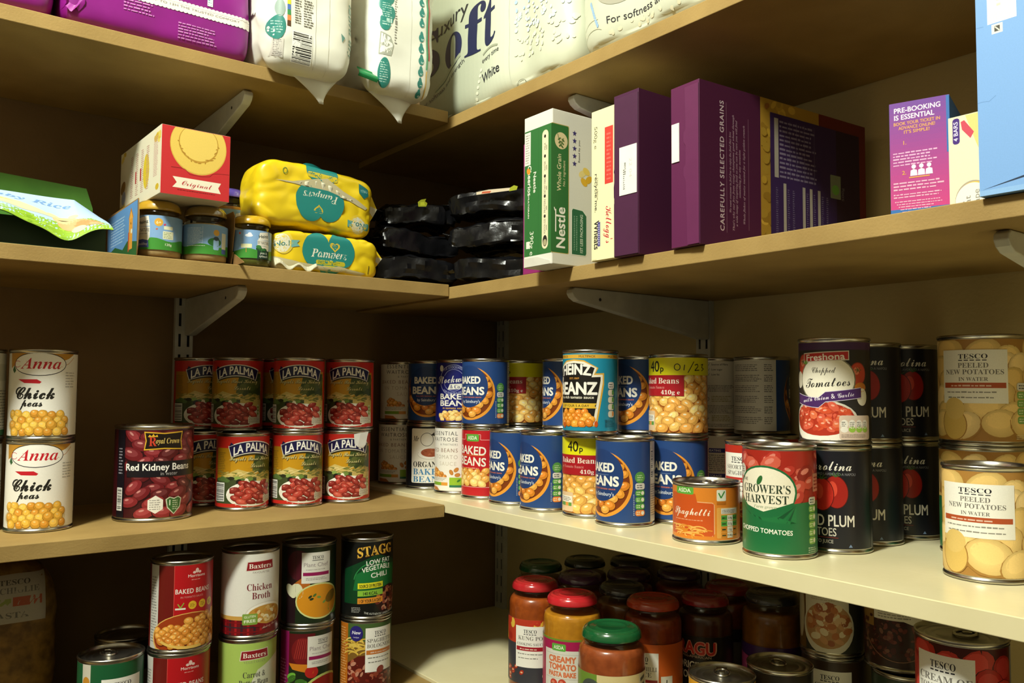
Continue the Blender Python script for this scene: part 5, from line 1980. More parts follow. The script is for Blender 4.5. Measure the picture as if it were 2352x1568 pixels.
def f_eat(A, w, h):
    A.rect(.4, .4, w - .4, h - .4, '#e8e2bc')
    A.poly([(15, h - 1), (w - 1, h - 1), (w - 1, h - 44), (34, h - 44), (28, h - 38), (24, h - 28)], '#d6cc7c')
    A.poly([(11, h - 6), (14, h - 5), (22, h - 17), (19, h - 22), (12, h - 13)], '#c9485a')
    A.rrect(4, h - 25, 10, h - 2, '#42267a', 2.4)
    A.text('4 BARS', 8.4, h - 13.6, 3.6, '#d9d4ea', w=17, f='B', rot=90)
    A.ell(20, 14, 15, 17, '#a89c8a', n=36)
    A.ell(20.5, 13.6, 14.4, 16.2, '#e0b84a', n=36)
    A.ell(19.5, 13.4, 14.2, 15.6, '#f0ecd8', n=36)
    A.text('ASDA', 12.6, 8, 3.2, '#3c3450', w=11, f='B', rot=90)
    A.text('eat', 18, 12.5, 5, '#7d7a72', w=11, f='n', rot=90)
    A.text('shape', 25.4, 13, 5, '#7d7a72', w=19, f='n', rot=90)


carton('snack_box', .0620, -.7890, ZR2, .12, .0810, .0900, '#e4deb6', 'white and yellow snack bar box half behind the blue carton', 'box', 'small boxes beside the blue carton', 0, f_eat)


def f_blue(A, w, h):
    A.rect(.4, .4, w - .4, h - .4, '#7aa6dc')
    A.rect(.4, .4, w - .4, 4.5, '#8ab4e2')
    A.rect(9, h - 150 + 60, 30, h - 4, '#ece9da')
    A.small(16, h - 78, 19, h - 20, 14, '#c9c6b8')
    A.rect(12, h - 98.5, 20, h - 91, '#e4e2d4')
    A.rect(14, h - 97, 18, h - 92.5, '#4a4a46')
    A.line([(14.4, h - 93), (17.6, h - 96.6)], .9, '#d6d4c6')
    A.line([(.5, h - 150), (4, h - 149.6), (9, h - 150.4), (14, h - 147)], .4, '#5f8ac0')
    A.line([(.5, h - 90), (6, h - 90.4)], .4, '#5f8ac0')
    A.poly([(2, 5), (40, 13), (60, 16), (60, 14), (30, 9.4)], '#22324a')


carton('cereal_box', -.0060, -.9645, ZR2, .0640, .2020, .2240, '#6f9ad0', 'tall pale blue carton cut by the photo edge', 'box', None, 0, f_blue)

# rusk box on the jars
ZF = ZB + .0725 + .0004


def f_rusk(A, w, h):
    A.rect(.4, .4, w - .4, h - .4, '#c22c30')
    A.ell(w * .53, h * .76, w * .41, h * .42, '#cfa94a', n=44, clip=(1, 1, w - 1, h - .8))
    A.ell(w * .53, h * .77, w * .40, h * .41, '#e0c05c', n=44, clip=(1, 1, w - 1, h - .8))
    A.ell(w * .53, h * .80, w * .29, h * .28, '#b98f34', n=40, clip=(1, 1, w - 1, h - .8))
    A.ell(w * .53, h * .81, w * .275, h * .265, '#e3c564', n=40, clip=(1, 1, w - 1, h - .8))
    for k in range(16):
        a = math.radians(180 + 180 * k / 15)
        x, y = w * .53 + w * .28 * math.cos(a), h * .80 + h * .27 * math.sin(a)
        A.ell(x + A.rnd.uniform(-1.5, 1.5), y + A.rnd.uniform(-1.5, 1.5), A.rnd.uniform(1, 3), .7, '#a87c28', A.rnd.uniform(-80, 80), 8)
    l = '#7a1418'
    A.line([(12, h * .40), (25, h * .405)], .7, l)
    A.line([(25, h * .405), (29, h * .39), (34, h * .33), (48, h * .325), (58, h * .34), (62, h * .39), (68, h * .405), (w - 1, h * .415)], .5, l)
    A.poly([(14, h * .27), (w * .87, h * .265), (w * .83, h * .19), (w * .87, h * .11), (14, h * .115), (19, h * .19)], '#e9e2cc')
    A.text('Original', w * .52, h * .155, 6.6, '#b32a34', w=36, f='C', rot=-1)
    A.small(20, h * .075, w - 14, h * .1, 1, '#7a1a1c')


def f_rusk_left(A, w, h):
    A.rect(.4, .4, w - .4, h - .4, '#ddd6bc')
    for k in range(14):
        A.ell(A.rnd.choice((A.rnd.uniform(2, 22), A.rnd.uniform(w - 26, w - 3))), A.rnd.choice((A.rnd.uniform(2, 16), A.rnd.uniform(h - 16, h - 2))), 7, 4, A.rnd.choice(('#cdb23a', '#c9a92e', '#d9c560')), A.rnd.uniform(-60, 60), 10, (1, 1, w - 1, h - 1))
    A.ell(w * .67, h * .45, 13, 22, '#d2b932', n=18)
    A.ell(w * .08, h * .42, 12, 8, '#8a6a34', 20)
    A.ell(w * .1, h * .25, 10, 9, '#9aa0b4', 20)
    for k in range(4):
        A.small(w * (.28 + .13 * k), 14, w * (.28 + .13 * k) + 12, h - 14, 22, '#b9897c')
    for u in (.40, .52):
        A.rect(w * u, h * .36, w * u + 5, h * .55, '#a82c30')
    A.small(w * .84, 24, w * .94, h - 10, 24, '#c99a90')


t = carton('rusk_box', -.4230, -.0200, ZF, .0830, .1800, .0835, '#ddd6bc', 'red fronted rusk box with a round biscuit, standing on the baby jars', 'box', None, math.radians(1.5), f_rusk_left, f_rusk)


def open_tray(name, x0, y0, x1, y1, z, h0, h1, label):
    """raw card multipack: side walls, back and base, its torn front gone"""
    t = thing(name, (x0, y0, z), 0, label, 'carton')
    w, d = x1 - x0, y1 - y0
    th = .0009
    raw = pmat('raw_brown_card', '#94713f', '#856436', scale=40, rough=.8)
    MB().box((0, 0, 0), (w, d, .0005)).build('base_card', raw, t, smooth=0)
    MB().box((0, d - th, .0006), (w, d, h1)).build('back_panel', raw, t, smooth=0)
    lw = MB()
    pts = [(0, .0006), (.004, .0006), (.0, .012), (-.003, .030), (-.002, .052), (.002, h0), (d - .002, h1), (d - .002, .0006)]
    lw.prism(pts[1:], lambda a, b, dd: (dd, a, b), 0, th)
    o = lw.build('side_panel', raw, t, smooth=0)
    A = Art(3)
    A.rect(4, .8, d * 1000 - 3, h1 * 1000 - 3, '#5f8ec4')
    W = d * 1000
    A.poly([(3, .8), (W - 3, .8), (W - 3, 18), (W * .7, 24), (W * .55, 16), (W * .3, 24), (3, 18)], '#2a5a30')
    A.small(W - 140, 26, W - 62, 60, 9, '#9fbede')
    hx = W - 34
    A.rect(hx - 9, 12, hx + 9, 52, '#d9963a')
    A.poly([(hx - 12, 50), (hx + 12, 50), (hx, 64)], '#b8742a')
    A.poly([(hx - 9, 50), (hx + 9, 50), (hx, 60)], '#e0a44a')
    A.rect(hx - 12, 10, hx - 7, 34, '#b8452a')
    A.ell(hx, 44, 1.6, 1.6, '#4a2c14', n=10)
    A.ell(hx + 4, 34, 4, 3, '#dfe3d2', n=10)
    put('panel_print', A.mesh('panel_print', on_plane((0, d, 0), NX, PZ), lift=3e-4), M['ink_card'], o)
    rw = MB()
    pts = [(.020, .0006), (.012, .018), (.016, .019), (.010, .045), (.010, h1 - .006), (.016, h1), (d - .002, h1), (d - .002, .0006)]
    rw.prism(pts, lambda a, b, dd: (dd, a, b), w - th, w)
    rw.build('side_panel', raw, t, smooth=0)
    fl = MB()
    fl.prism([(-.024, .0008), (-.020, .0030), (.010, .0150), (.014, .0160), (.016, .0006)], lambda a, b, dd: (dd, a, b), w + .0008, w + .0016)
    fl.build('torn_flap', raw, t, smooth=0)
    return t


open_tray('baby_food_carton', -.4400, .0060, -.3205, .1700, Z2L + .0002, .0700, .0715, 'torn open printed carton holding two baby food jars')

# baby rice carton lying torn open
t = thing('baby_rice_carton', (-.53, .06, Z2L + .0002), 0, 'torn open green and blue baby rice carton lying flat', 'carton')
grn = pmat('green_printed_card', '#4f8a2c', '#417824', scale=20, rough=.5)
dkg = pmat('dark_green_card', '#26401c', '#1f3618', scale=14, rough=.6)
MB().box((-.09, -.055, 0), (.062, .07, .0009)).build('base_card', dkg, t, smooth=0)
MB().box((-.09, -.030, .001), (.060, -.029, .036)).build('inner_panel', dkg, t, smooth=0)
MB().prism([(-.09, .0012), (.064, .0012), (.063, .073), (.055, .098), (-.09, .107)], lambda a, b, d: (a, .066 + b * .02, b) if d == 0 else (a, .067 + b * .02, b), 0, 1).build('back_flap', grn, t, smooth=0)


def rice(u, v):
    """u 0..1 along x, v 0 (front lip) .. 1 (back)"""
    x = -.09 + .152 * u
    y = -.057 + .066 * v
    lip = .026 - .016 * math.exp(-((u - .70) / .14) ** 2) + .008 * math.exp(-((u - .24) / .14) ** 2) - .012 * math.exp(-((u - .0) / .1) ** 2)
    zz = lip + (.0700 - lip) * v ** .85 + .002 * math.sin(u * 9) * (1 - v)
    return Vector((x, y - .004 * math.sin(u * 7), zz - .020 * max(0, u - .80) / .20 * v))


mbs = MB().grid(lambda u, v: rice(u, v), 40, 24)
o = mbs.build('top_panel', dkg, t, smooth=60)
so = o.modifiers.new('card', 'SOLIDIFY')
so.thickness = .0007
so.offset = -1
A = Art(9)
A.rect(0, 0, 100, 100, '#a9c4e6')
A.poly([(0, 0), (100, 0), (100, 20), (88, 40), (70, 34), (50, 26), (30, 30), (12, 32), (0, 22)], '#86ac2e')
for k in range(60):
    A.ell(A.rnd.uniform(0, 98), A.rnd.uniform(1, 20), 3, 1.6, A.rnd.choice(('#94b83a', '#79a028', '#9fc248')), A.rnd.uniform(0, 90), 8, (0, 0, 100, 100))
A.poly([(4, 34), (40, 32), (66, 40), (40, 60), (14, 56), (0, 50), (0, 40)], '#c9c2a0')
A.poly([(0, 50), (20, 58), (36, 52), (12, 44), (0, 44)], '#cdbd6a')
A.text('Baby Rice', 44, 70, 13, '#6d92c4', w=64, f='I', rot=-2)
A.ell(6, 82, 12, 8, '#b8342a', clip=(0, 0, 100, 100))
A.ell(6, 82, 9, 6, '#dfe2e0', clip=(0, 0, 100, 100))
for x, y, a, b, r, c in ((76, 26, 12, 12, 0, '#c9a070'), (70, 36, 9, 8, 0, '#d9b488'), (84, 24, 9, 9, 0, '#b98a58'), (62, 44, 3.4, 5, 40, '#d9c29c'), (76, 46, 3.4, 5, -20, '#d9c29c'), (78, 14, 5, 6, 0, '#d9c6a4'), (90, 20, 5, 5, 0, '#c9a478')):
    A.ell(x, y, a, b, c, r)


def rice_map(u, v):
    P = np.array([rice(min(max(a / 100, 0), 1), min(max(b / 100, 0), 1)) for a, b in zip(u, v)])
    E = .01
    Pu = np.array([rice(min(max(a / 100, 0), 1) + E, min(max(b / 100, 0), 1)) for a, b in zip(u, v)])
    Pv = np.array([rice(min(max(a / 100, 0), 1), min(max(b / 100, 0), 1) + E) for a, b in zip(u, v)])
    N = np.cross(Pu - P, Pv - P)
    N /= np.linalg.norm(N, axis=1)[:, None] + 1e-12
    return P, N


put('panel_print', A.mesh('panel_print', rice_map, du=2.5, dv=4.1666, lift=2.5e-4), M['ink_card'], o)
# ------------------------------------------------------------------ soft packs
def wrinkle(amp, sc, seed=0, stretch=(1, 1, 1)):
    def w(p):
        q = Vector((p[0] * sc * stretch[0] + seed, p[1] * sc * stretch[1], p[2] * sc * stretch[2]))
        return amp * (noise.noise(q) + .5 * noise.noise(q * 2.3))
    return w


class Pillow:
    """rounded soft block, half sizes a b c, squareness n, film wrinkles w, optional warp of the finished points"""

    def __init__(s, a, b, c, n=5, w=None, warp=None):
        s.h, s.n, s.w, s.warp = (a, b, c), n, w or (lambda p: 0), warp

    def finish(s, p):
        g = Vector([math.copysign(abs(p[i] / s.h[i]) ** (s.n - 1) / s.h[i], p[i]) for i in range(3)])
        if g.length < 1e-9:
            g = Vector((0, -1, 0))
        g.normalize()
        q = Vector(p) + g * s.w(p)
        return (s.warp(q) if s.warp else q), g

    def mesh(s, k=26):
        a, b, c = s.h
        mb = MB()
        for ax in range(3):
            o1, o2 = (ax + 1) % 3, (ax + 2) % 3
            n1, n2 = (max(8, int(k * s.h[o] / max(s.h))) for o in (o1, o2))
            for sg in (-1, 1):
                def fn(u, v, ax=ax, o1=o1, o2=o2, sg=sg):
                    p = [0, 0, 0]
                    p[ax] = sg * s.h[ax]
                    p[o1] = math.sin((2 * u - 1) * PI / 2) * s.h[o1]
                    p[o2] = math.sin((2 * v - 1) * PI / 2) * s.h[o2]
                    t = sum(abs(p[i] / s.h[i]) ** s.n for i in range(3)) ** (-1 / s.n)
                    return s.finish([x * t for x in p])[0]
                mb.grid(fn, n1, n2)
        return mb

    def build(s, name, m, parent, k=40):
        o = s.mesh(k).build(name, m, parent, smooth=0)
        import bmesh
        bm = bmesh.new()
        bm.from_mesh(o.data)
        bmesh.ops.remove_doubles(bm, verts=bm.verts, dist=1e-5)
        bmesh.ops.recalc_face_normals(bm, faces=bm.faces)
        for f in bm.faces:
            f.smooth = True
        bm.to_mesh(o.data)
        bm.free()
        return o

    def face(s, ax, sg, ux, vx):
        """map (u, v) mm on the +-ax face; ux, vx: (axis, sign) of u and v"""
        def fn(u, v):
            P = np.zeros((len(u), 3))
            N = np.zeros((len(u), 3))
            cache = {}
            for i, (x, y) in enumerate(zip(u, v)):
                key = (round(x, 4), round(y, 4))
                if key not in cache:
                    p = [0, 0, 0]
                    p[ux[0]] = ux[1] * x * .001
                    p[vx[0]] = vx[1] * y * .001
                    r = 1 - sum(abs(p[j] / s.h[j]) ** s.n for j in range(3) if j != ax)
                    p[ax] = sg * s.h[ax] * max(r, 1e-6) ** (1 / s.n)
                    cache[key] = s.finish(p)
                P[i], N[i] = cache[key]
            return P, N
        return fn


def put_art(A, pil, ax, sg, ux, vx, parent, name='film_print', du=5, m='ink_film', lift=4e-4):
    me = A.mesh(name, pil.face(ax, sg, ux, vx), du=du, dv=du, lift=lift)
    return put(name, me, M[m], parent)


M['magenta_film'] = pmat('magenta_film', '#8d1c86', '#7d1676', scale=12, rough=.34, spec=.5, bump=.1, bscale=60)
M['white_film'] = pmat('white_film', '#e6e6da', '#dcdccf', scale=12, rough=.38, spec=.45, bump=.08, bscale=50)
M['yellow_film'] = pmat('yellow_film', '#dfc21c', '#d6b716', scale=12, rough=.33, spec=.5, bump=.12, bscale=60)
M['black_film'] = pmat('black_film', '#131315', '#0d0d0f', scale=30, rough=.24, spec=.32, bump=.35, bscale=90)
M['tissue_film'] = pmat('tissue_roll_film', '#cfd3bd', '#c6cab2', scale=10, rough=.36, spec=.45, bump=.1, bscale=40)
M['wipe'] = pmat('white_wipe', '#cfcbb0', '#bdb99e', scale=40, stretch=(6, 1, 1), rough=.8, bump=.4)

Z1 = Z1L + .0012
# magenta bags
LM = wrinkle(.0016, 22, 3)
for i, (x0, x1, lab) in enumerate(((-.528, -.3030, 'magenta pack with a white scalloped band'), (-.752, -.533, 'plain magenta pack cut by the photo corner'))):
    a = (x1 - x0) / 2
    pil = Pillow(a, .095, .085, 11, LM)
    t = thing('nappy_pack', (x0 + a, .112, Z1 + .0865), 0, lab, 'pack', 'magenta packs')
    o = pil.build('film_pouch', M['magenta_film'], t, 44)
    A = Art(20 + i)
    if i == 0:
        yb = -34
        A.rect(-a * 1000 * .97, yb - 4, a * 1000 * .985, yb + 6, '#e9e3da')
        for k in range(44):
            x = -a * 970 + k * 5.0
            A.ell(x, yb + 6, 2.7, 2.2, '#e9e3da', n=12)
            A.ell(x, yb - 4, 2.7, 2.2, '#e9e3da', n=12)
        A.text('UP TO 12H THE TRUSTED COMFORT', 40, yb - .4, 2.6, '#8d8a86', w=110, f='n')
        A.rect(53, yb + 11, 60, yb + 24, '#dfe6e0')
        A.small(54, yb + 12, 59, yb + 23, 4, '#5fa09a')
        A.small(18, -74, 66, -52, 6, '#c47ec0')
        A.small(-46, -56, -8, -40, 4, '#c47ec0')
        put_art(A, pil, 1, -1, (0, 1), (2, 1), o)
    else:
        A.text('Nappies', 0, 10, 20, '#c47ec0', w=90, f='C')
        put_art(A, pil, 1, -1, (0, 1), (2, 1), o)
# crumpled tail of the banded bag
mb = MB()
rr = random.Random(4)
mb.grid(lambda u, v: Vector((-.012 * u + .004 * math.sin(v * 9), -.002 - .006 * math.sin(u * 5 + v * 7) * (.4 + v), -.02 + .09 * v + .004 * math.sin(u * 11))), 10, 14)
o = mb.build('gathered_end', M['magenta_film'], [q for q in bpy.data.objects if q.get('label') == 'magenta pack with a white scalloped band'][0], smooth=60, loc=(-.094, -.0905, -.055))
o.scale = (1.6, 1, .8)


# white nappy packs jutting over the board
def nappy(x, y, a, b, c, rz, lab, art, tail, seed):
    def warp(p):
        f = max(0, -.030 - p.y) / .08
        z = p.z - .023 * min(1, f) * max(0, min(1, (.02 - p.z) / c)) * (1 if p.z < -.02 else .2) + (.0080 * max(0, min(1, (p.y + .046) / .010)) if p.z < -.04 else 0)
        k = 1 - .05 * max(0, (-p.z - c * .70) / (c * .30))
        return Vector((p.x * k, p.y, z))
    pil = Pillow(a, b, c, 6.0, wrinkle(.0026, 18, seed, (1, 1, 1.8)), warp)
    t = thing('nappy_pack', (x, y, Z1 + c - .0060), rz, lab, 'pack', 'white nappy packs')
    o = pil.build('film_pouch', M['white_film'], t, 48)
    A = Art(seed)
    art(A, a * 1000, c * 1000)
    put_art(A, pil, 1, -1, (0, 1), (2, 1), o)
    # folded end seal hanging from the underside
    tb = MB()
    (x0, w0), ln = tail
    yy = -b * .62

    def seal(u, v):
        ww = w0 * (1 - v) ** 1.4 + .006
        return Vector((x0 + (u - .5) * ww + .012 * v, yy - .012 * math.sin(u * PI) * (1 - v) - .004 * v, -c + .008 - ln * v - .010 * (1 - v) * math.cos(u * PI * 2)))
    tb.grid(seal, 14, 10)
    s_ = tb.build('folded_seal', M['white_film'], t, smooth=60)
    sm = s_.modifiers.new('film', 'SOLIDIFY')
    sm.thickness = .0008
    return t


TEAL = '#2f7f74'


def n_art1(A, a, c):
    b = -c
    A.ell(-49, b + 52, 8.5, 14, TEAL, -8)
    A.small(-55, b + 45, -43, b + 60, 5, '#9fc4ba')
    A.ell(-47, b + 74, 5.5, 10, '#8fa39a', 0)
    A.rect(-54, b + 18, -42, b + 40, '#c9c5bb')
    A.small(-53, b + 19, -43, b + 39, 10, '#8f8b86')
    for k, q in enumerate(('#5a3c2a', '#d9824a', '#3f8a52', '#4a6fae', '#d9cf3c', '#d9cf3c', '#c43a3a')):
        A.rect(-39, b + 55 + k * 6.2, -34.5, b + 61 + k * 6.2, q)
    A.barcode(-31, b + 16, -6, b + 50, False)
    A.rect(-1, b + 12, -.6, b + 110, '#b9b6ab')
    A.small(-29, b + 60, -20, b + 110, 18, '#6d6a64')
    A.small(-17, b + 58, -4, b + 110, 18, '#6d6a64')
    A.rect(17, b + 6, 17.5, b + 150, '#cfccbe')
    A.text('ultra dry', 47, b + 66, 8, '#7fa294', w=60, f='I', rot=-90)
    A.poly([(34, b + 62), (40, b + 58), (36, b + 52)], '#5a8a80')


def n_art2(A, a, c):
    b = -c
    A.ell(-33, b + 32, 8.6, 19, TEAL)
    A.small(-39, b + 20, -27, b + 46, 9, '#a9cbc0')
    A.poly([(-42, b + 54), (-24, b + 54), (-21, b + 68), (-26, b + 78), (-40, b + 82)], '#9fa294')
    A.poly([(-40.6, b + 55.6), (-25.2, b + 55.6), (-22.6, b + 67.6), (-27, b + 76.4), (-38.8, b + 80)], '#e6e6da')
    A.ring(-32, b + 68, 4, 4, .8, '#8d9084', 180, 360, 12)
    for x, y, r in ((-34, b + 92, 7), (-29, b + 104, 9.5), (-34, b + 114, 8.5), (-29, b + 124, 8)):
        A.ell(x, y, r, r * 1.15, TEAL)
    A.small(-38, b + 90, -24, b + 118, 9, '#a9cbc0')
    A.small(-20, b + 70, -16, b + 150, 24, '#7d7a72')
    A.rect(6, b + 6, 6.4, b + 160, '#d6d3c6')
    for k in range(9):
        y = b + 14 + k * 14.5
        A.ell(23, y, 4.2, 5, TEAL, n=16)
        A.ell(23, y + 4, 2.4, 4.5, TEAL, n=12)
        A.text(str(k), 23, y - 1.6, 3.8, '#cfe0d6', f='B', rot=-90)
    A.rect(31, b + 48, 33.6, b + 170, '#4f9a6c')
    A.rect(34.6, b + 60, 36.8, b + 170, '#b9564a')
    A.rect(32, b + 10, 34, b + 46, '#d0ac58')


nappy(-.2415, .0420, .0590, .0930, .110, -.02, 'white nappy pack with a barcode jutting over the board beside the magenta pack', n_art1, ((.010, .064), .046), 31)
nappy(-.1035, .0420, .0515, .0880, .115, -.02, 'white nappy pack with a column of teal drops beside the toilet roll pack', n_art2, ((-.006, .066), .047), 37)
mb = MB().grid(lambda u, v: Vector((-.066 + .024 * u, -.070 - .004 * math.sin(v * 5) - .01 * u, -.104 + .014 * v - .008 * u)), 6, 6)
g_ = mb.build('green_corner', pmat('green_film', '#1f7a44', None, rough=.35), [q for q in bpy.data.objects if q.get('label', '').startswith('white nappy pack with a column')][0], smooth=60)
g_['label'] = 'green folded corner'


# toilet roll packs
def roll_pack(y0, y1, lab, art, seed, nr):
    L = y1 - y0
    zc = .125

    def warp(p):
        s = math.cos((p.y / L + .5) * nr * 2 * PI - PI) if p.x < 0 else 0
        return Vector((p.x - .0035 * s * (1 if abs(p.z) < zc * .9 else .4), p.y, p.z))
    pil = Pillow(.10, L / 2, zc, 9, wrinkle(.0012, 20, seed, (1, 1.6, 1)), warp)
    t = thing('toilet_roll_pack', (.110, (y0 + y1) / 2, Z1R + zc + .0012), 0, lab, 'pack', 'toilet roll packs')
    o = pil.build('film_wrap', M['tissue_film'], t, 60)
    A = Art(seed)
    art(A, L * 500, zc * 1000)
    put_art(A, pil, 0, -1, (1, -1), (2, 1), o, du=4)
    return t


NAVY = '#20264a'


def soft1(A, a, c):
    b = -c
    w0, w1 = lin('#9ea58e'), lin('#d2d6c0')  # grey to pale strips: soft shade at this end put into the ink
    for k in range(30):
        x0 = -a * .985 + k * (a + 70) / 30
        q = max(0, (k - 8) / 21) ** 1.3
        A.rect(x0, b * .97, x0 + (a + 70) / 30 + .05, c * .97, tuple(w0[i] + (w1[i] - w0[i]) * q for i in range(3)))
    for k in range(170):
        x = A.rnd.uniform(84, 196)
        y = b + A.rnd.uniform(40, 170)
        q = (y - b) / 150
        A.ell(x, y, A.rnd.uniform(1.6, 3.6), A.rnd.uniform(1.6, 3.6), tuple(v * .97 for v in lin(('#d6d9c2', '#c2d0d2', '#a9c2dc')[0 if q < .5 else 1 if q < .75 else 2])), n=10)
    A.text('Luxury', -86, b + 146, 23, '#2a2c30', w=112, f='n', rot=5, shear=.14)
    A.text('S', -142, b + 84, 76, NAVY, w=56, f='S')
    A.text('oft', -28, b + 84, 76, NAVY, w=142, f='S', rot=3, shear=.06)
    A.ring(26, b + 60, 40, 22, 3, '#9ba08a', 55, 125, 14)
    A.text('every time', 27, b + 66, 7.4, '#34363a', w=50, f='n', rot=3)
    A.text('White', 27, b + 36, 14, '#2a2c34', w=53, f='n', rot=2, off=.006)
    A.line([(-126, b + 58), (-84, b + 78), (-46, b + 92)], 6, '#98a086')
    A.text('For softness and strength', -96, b + 56, 6.6, '#3a3c40', w=128, f='n', rot=20)
    for k in range(7):
        A.ell(-16 + k * 2.4, b + 8 + k * 8, 2.6, 2.6, '#dcdfc9', n=12)
    A.ring(92, b + 4, 12, 12, .8, '#8f9280', 0, 180)
    A.text('C8', 92, b - 1, 9, '#3a3c40', w=30, f='n')
    A.poly([(96, b + 128), (190, b + 136), (194, b + 230), (100, b + 225)], '#a5bfd6')


def soft2(A, a, c):
    b = -c
    A.poly([(-a + 4, b + 84), (-a + 46, b + 92), (-a + 46, b + 150), (-a + 4, b + 150)], '#b3cade')
    for k in range(10):
        A.ell(-a + 34 + k * 1.6, b + 66 - k * 3.6, 2.2, 2.6, '#8fb0d0', n=10)
    A.ring(-a + 86, b + 84, 42, 34, 7, '#a9a896', 200, 340, 20)
    A.text('For softness and strength', -a + 140, b + 33, 9, '#2a2c34', w=150, f='n', rot=2, arch=-6)
    A.ring(-a + 34, b + 26, 32, 18, .9, '#c3c4ac', 60, 200, 16)
    A.ring(-a + 34, b + 18, 28, 14, .9, '#c3c4ac', 40, 200, 16)
    for k in range(24):
        A.ell(-a + A.rnd.uniform(66, 180), b + A.rnd.uniform(14, 24), 2.4, 2.4, '#dcd8ba', n=10)
    A.ring(-a + 46, b - 1, 9, 9, .9, '#4a4c50', 20, 170)


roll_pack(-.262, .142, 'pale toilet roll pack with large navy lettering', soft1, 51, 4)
roll_pack(-.596, -.266, 'pale toilet roll pack with small curved lettering over a grey arc', soft2, 57, 3)

# yellow wipes packs


def heart(A, x, y, s, c, flip=1):
    pts = []
    for k in range(40):
        t = 2 * PI * k / 40
        hx = 16 * math.sin(t) ** 3
        hy = 13 * math.cos(t) - 5 * math.cos(2 * t) - 2 * math.cos(3 * t) - math.cos(4 * t)
        pts.append((x + flip * hx * s / 16, y + flip * hy * s / 16))
    A.poly(pts, c)


def wipes_art(A, a, c, up):
    f = -1 if up else 1
    r = 180 if up else 0
    tl = '#1f7f7a'
    cx = 2
    if up:
        A.ell(cx - 16, -10, 20, 26, tl, 18)
        A.ell(cx + 16, -8, 20, 25, tl, -20)
        A.rect(cx - 20, -4, cx + 20, 14, tl)
        A.ell(cx, 36, 24, 18, tl)
        A.text('Pampers', cx, 5, 11, '#d9d9c4', w=52, f='I', rot=180)
        heart(A, cx - 2, -18, 7, '#cdb02c', -1)
        heart(A, cx - 2, -18, 4.6, tl, -1)
        A.rrect(cx - 22, 25, cx + 24, 33, '#cbb52a', 3)
        A.text('new baby', cx, 31.4, 5, '#3c6a4a', w=36, f='n', rot=180)
        A.ell(62, -27, 14, 15, '#d9bd38')
        A.ell(62, -27, 11, 12, '#cfd0bc')
        A.rect(46, -32, 54, -22, '#4f9a9a')
        A.rect(70, -32, 79, -22, '#4f9a9a')
        A.text('No.1', 62, -23, 8, '#3c7a78', w=19, f='B', rot=180)
        A.poly([(60, 34), (76, 30), (77, 20), (70, 14), (61, 20)], '#256f70')
        A.text('OPEN', 69, 27, 4, '#9ac4bc', w=11, f='B', rot=190)
        A.ring(-52, 28, 3.4, 4.4, .9, '#4d7a34')
        A.poly([(-66, 14), (-40, 15), (-6, 24), (10, 28), (36, 16), (58, 9), (76, 2), (72, -2), (44, 5), (12, 11), (-24, 11)], '#b9b08c')
    else:
        A.ell(cx - 20, 4, 20, 24, tl, -16)
        A.ell(cx + 18, 6, 19, 25, tl, 16)
        A.poly([(cx - 34, -6), (cx + 34, -6), (cx + 14, -28), (cx - 10, -28)], tl)
        A.text('Pampers', cx, -7, 11.5, '#e0dfcc', w=54, f='I')
        heart(A, cx + 8, 9, 7.6, '#d6b62c')
        heart(A, cx + 8, 9, 5, tl)
        A.rrect(cx - 20, -17, cx + 24, -10.5, '#b9b02c', 3)
        A.small(cx - 17, -16, cx + 20, -11.5, 2, '#6d7a24')
        A.rrect(cx - 10, -25, cx + 26, -18, '#d6c838', 3)
        A.text('new baby', cx + 8, -23.6, 4.4, '#3c6a4a', w=29, f='n')
        A.ell(-64, 10, 13, 15, '#d9c048')
        A.ell(-66, 10, 11, 13, '#d9d8c4')
        A.text('No.1', -66, 6, 7, '#3c7a78', w=18, f='B')
        A.poly([(-54, 4), (-42, 6), (-46, 10), (-42, 14), (-54, 14)], '#6fa8a4')
        A.poly([(-80, -8), (-40, -16), (6, -20), (16, -17), (36, -20), (58, -22), (50, -26), (-10, -25), (-50, -22), (-60, -26), (-78, -24)], '#bdb48c')
        A.rect(62, -22, 63, -10, '#4a4418')


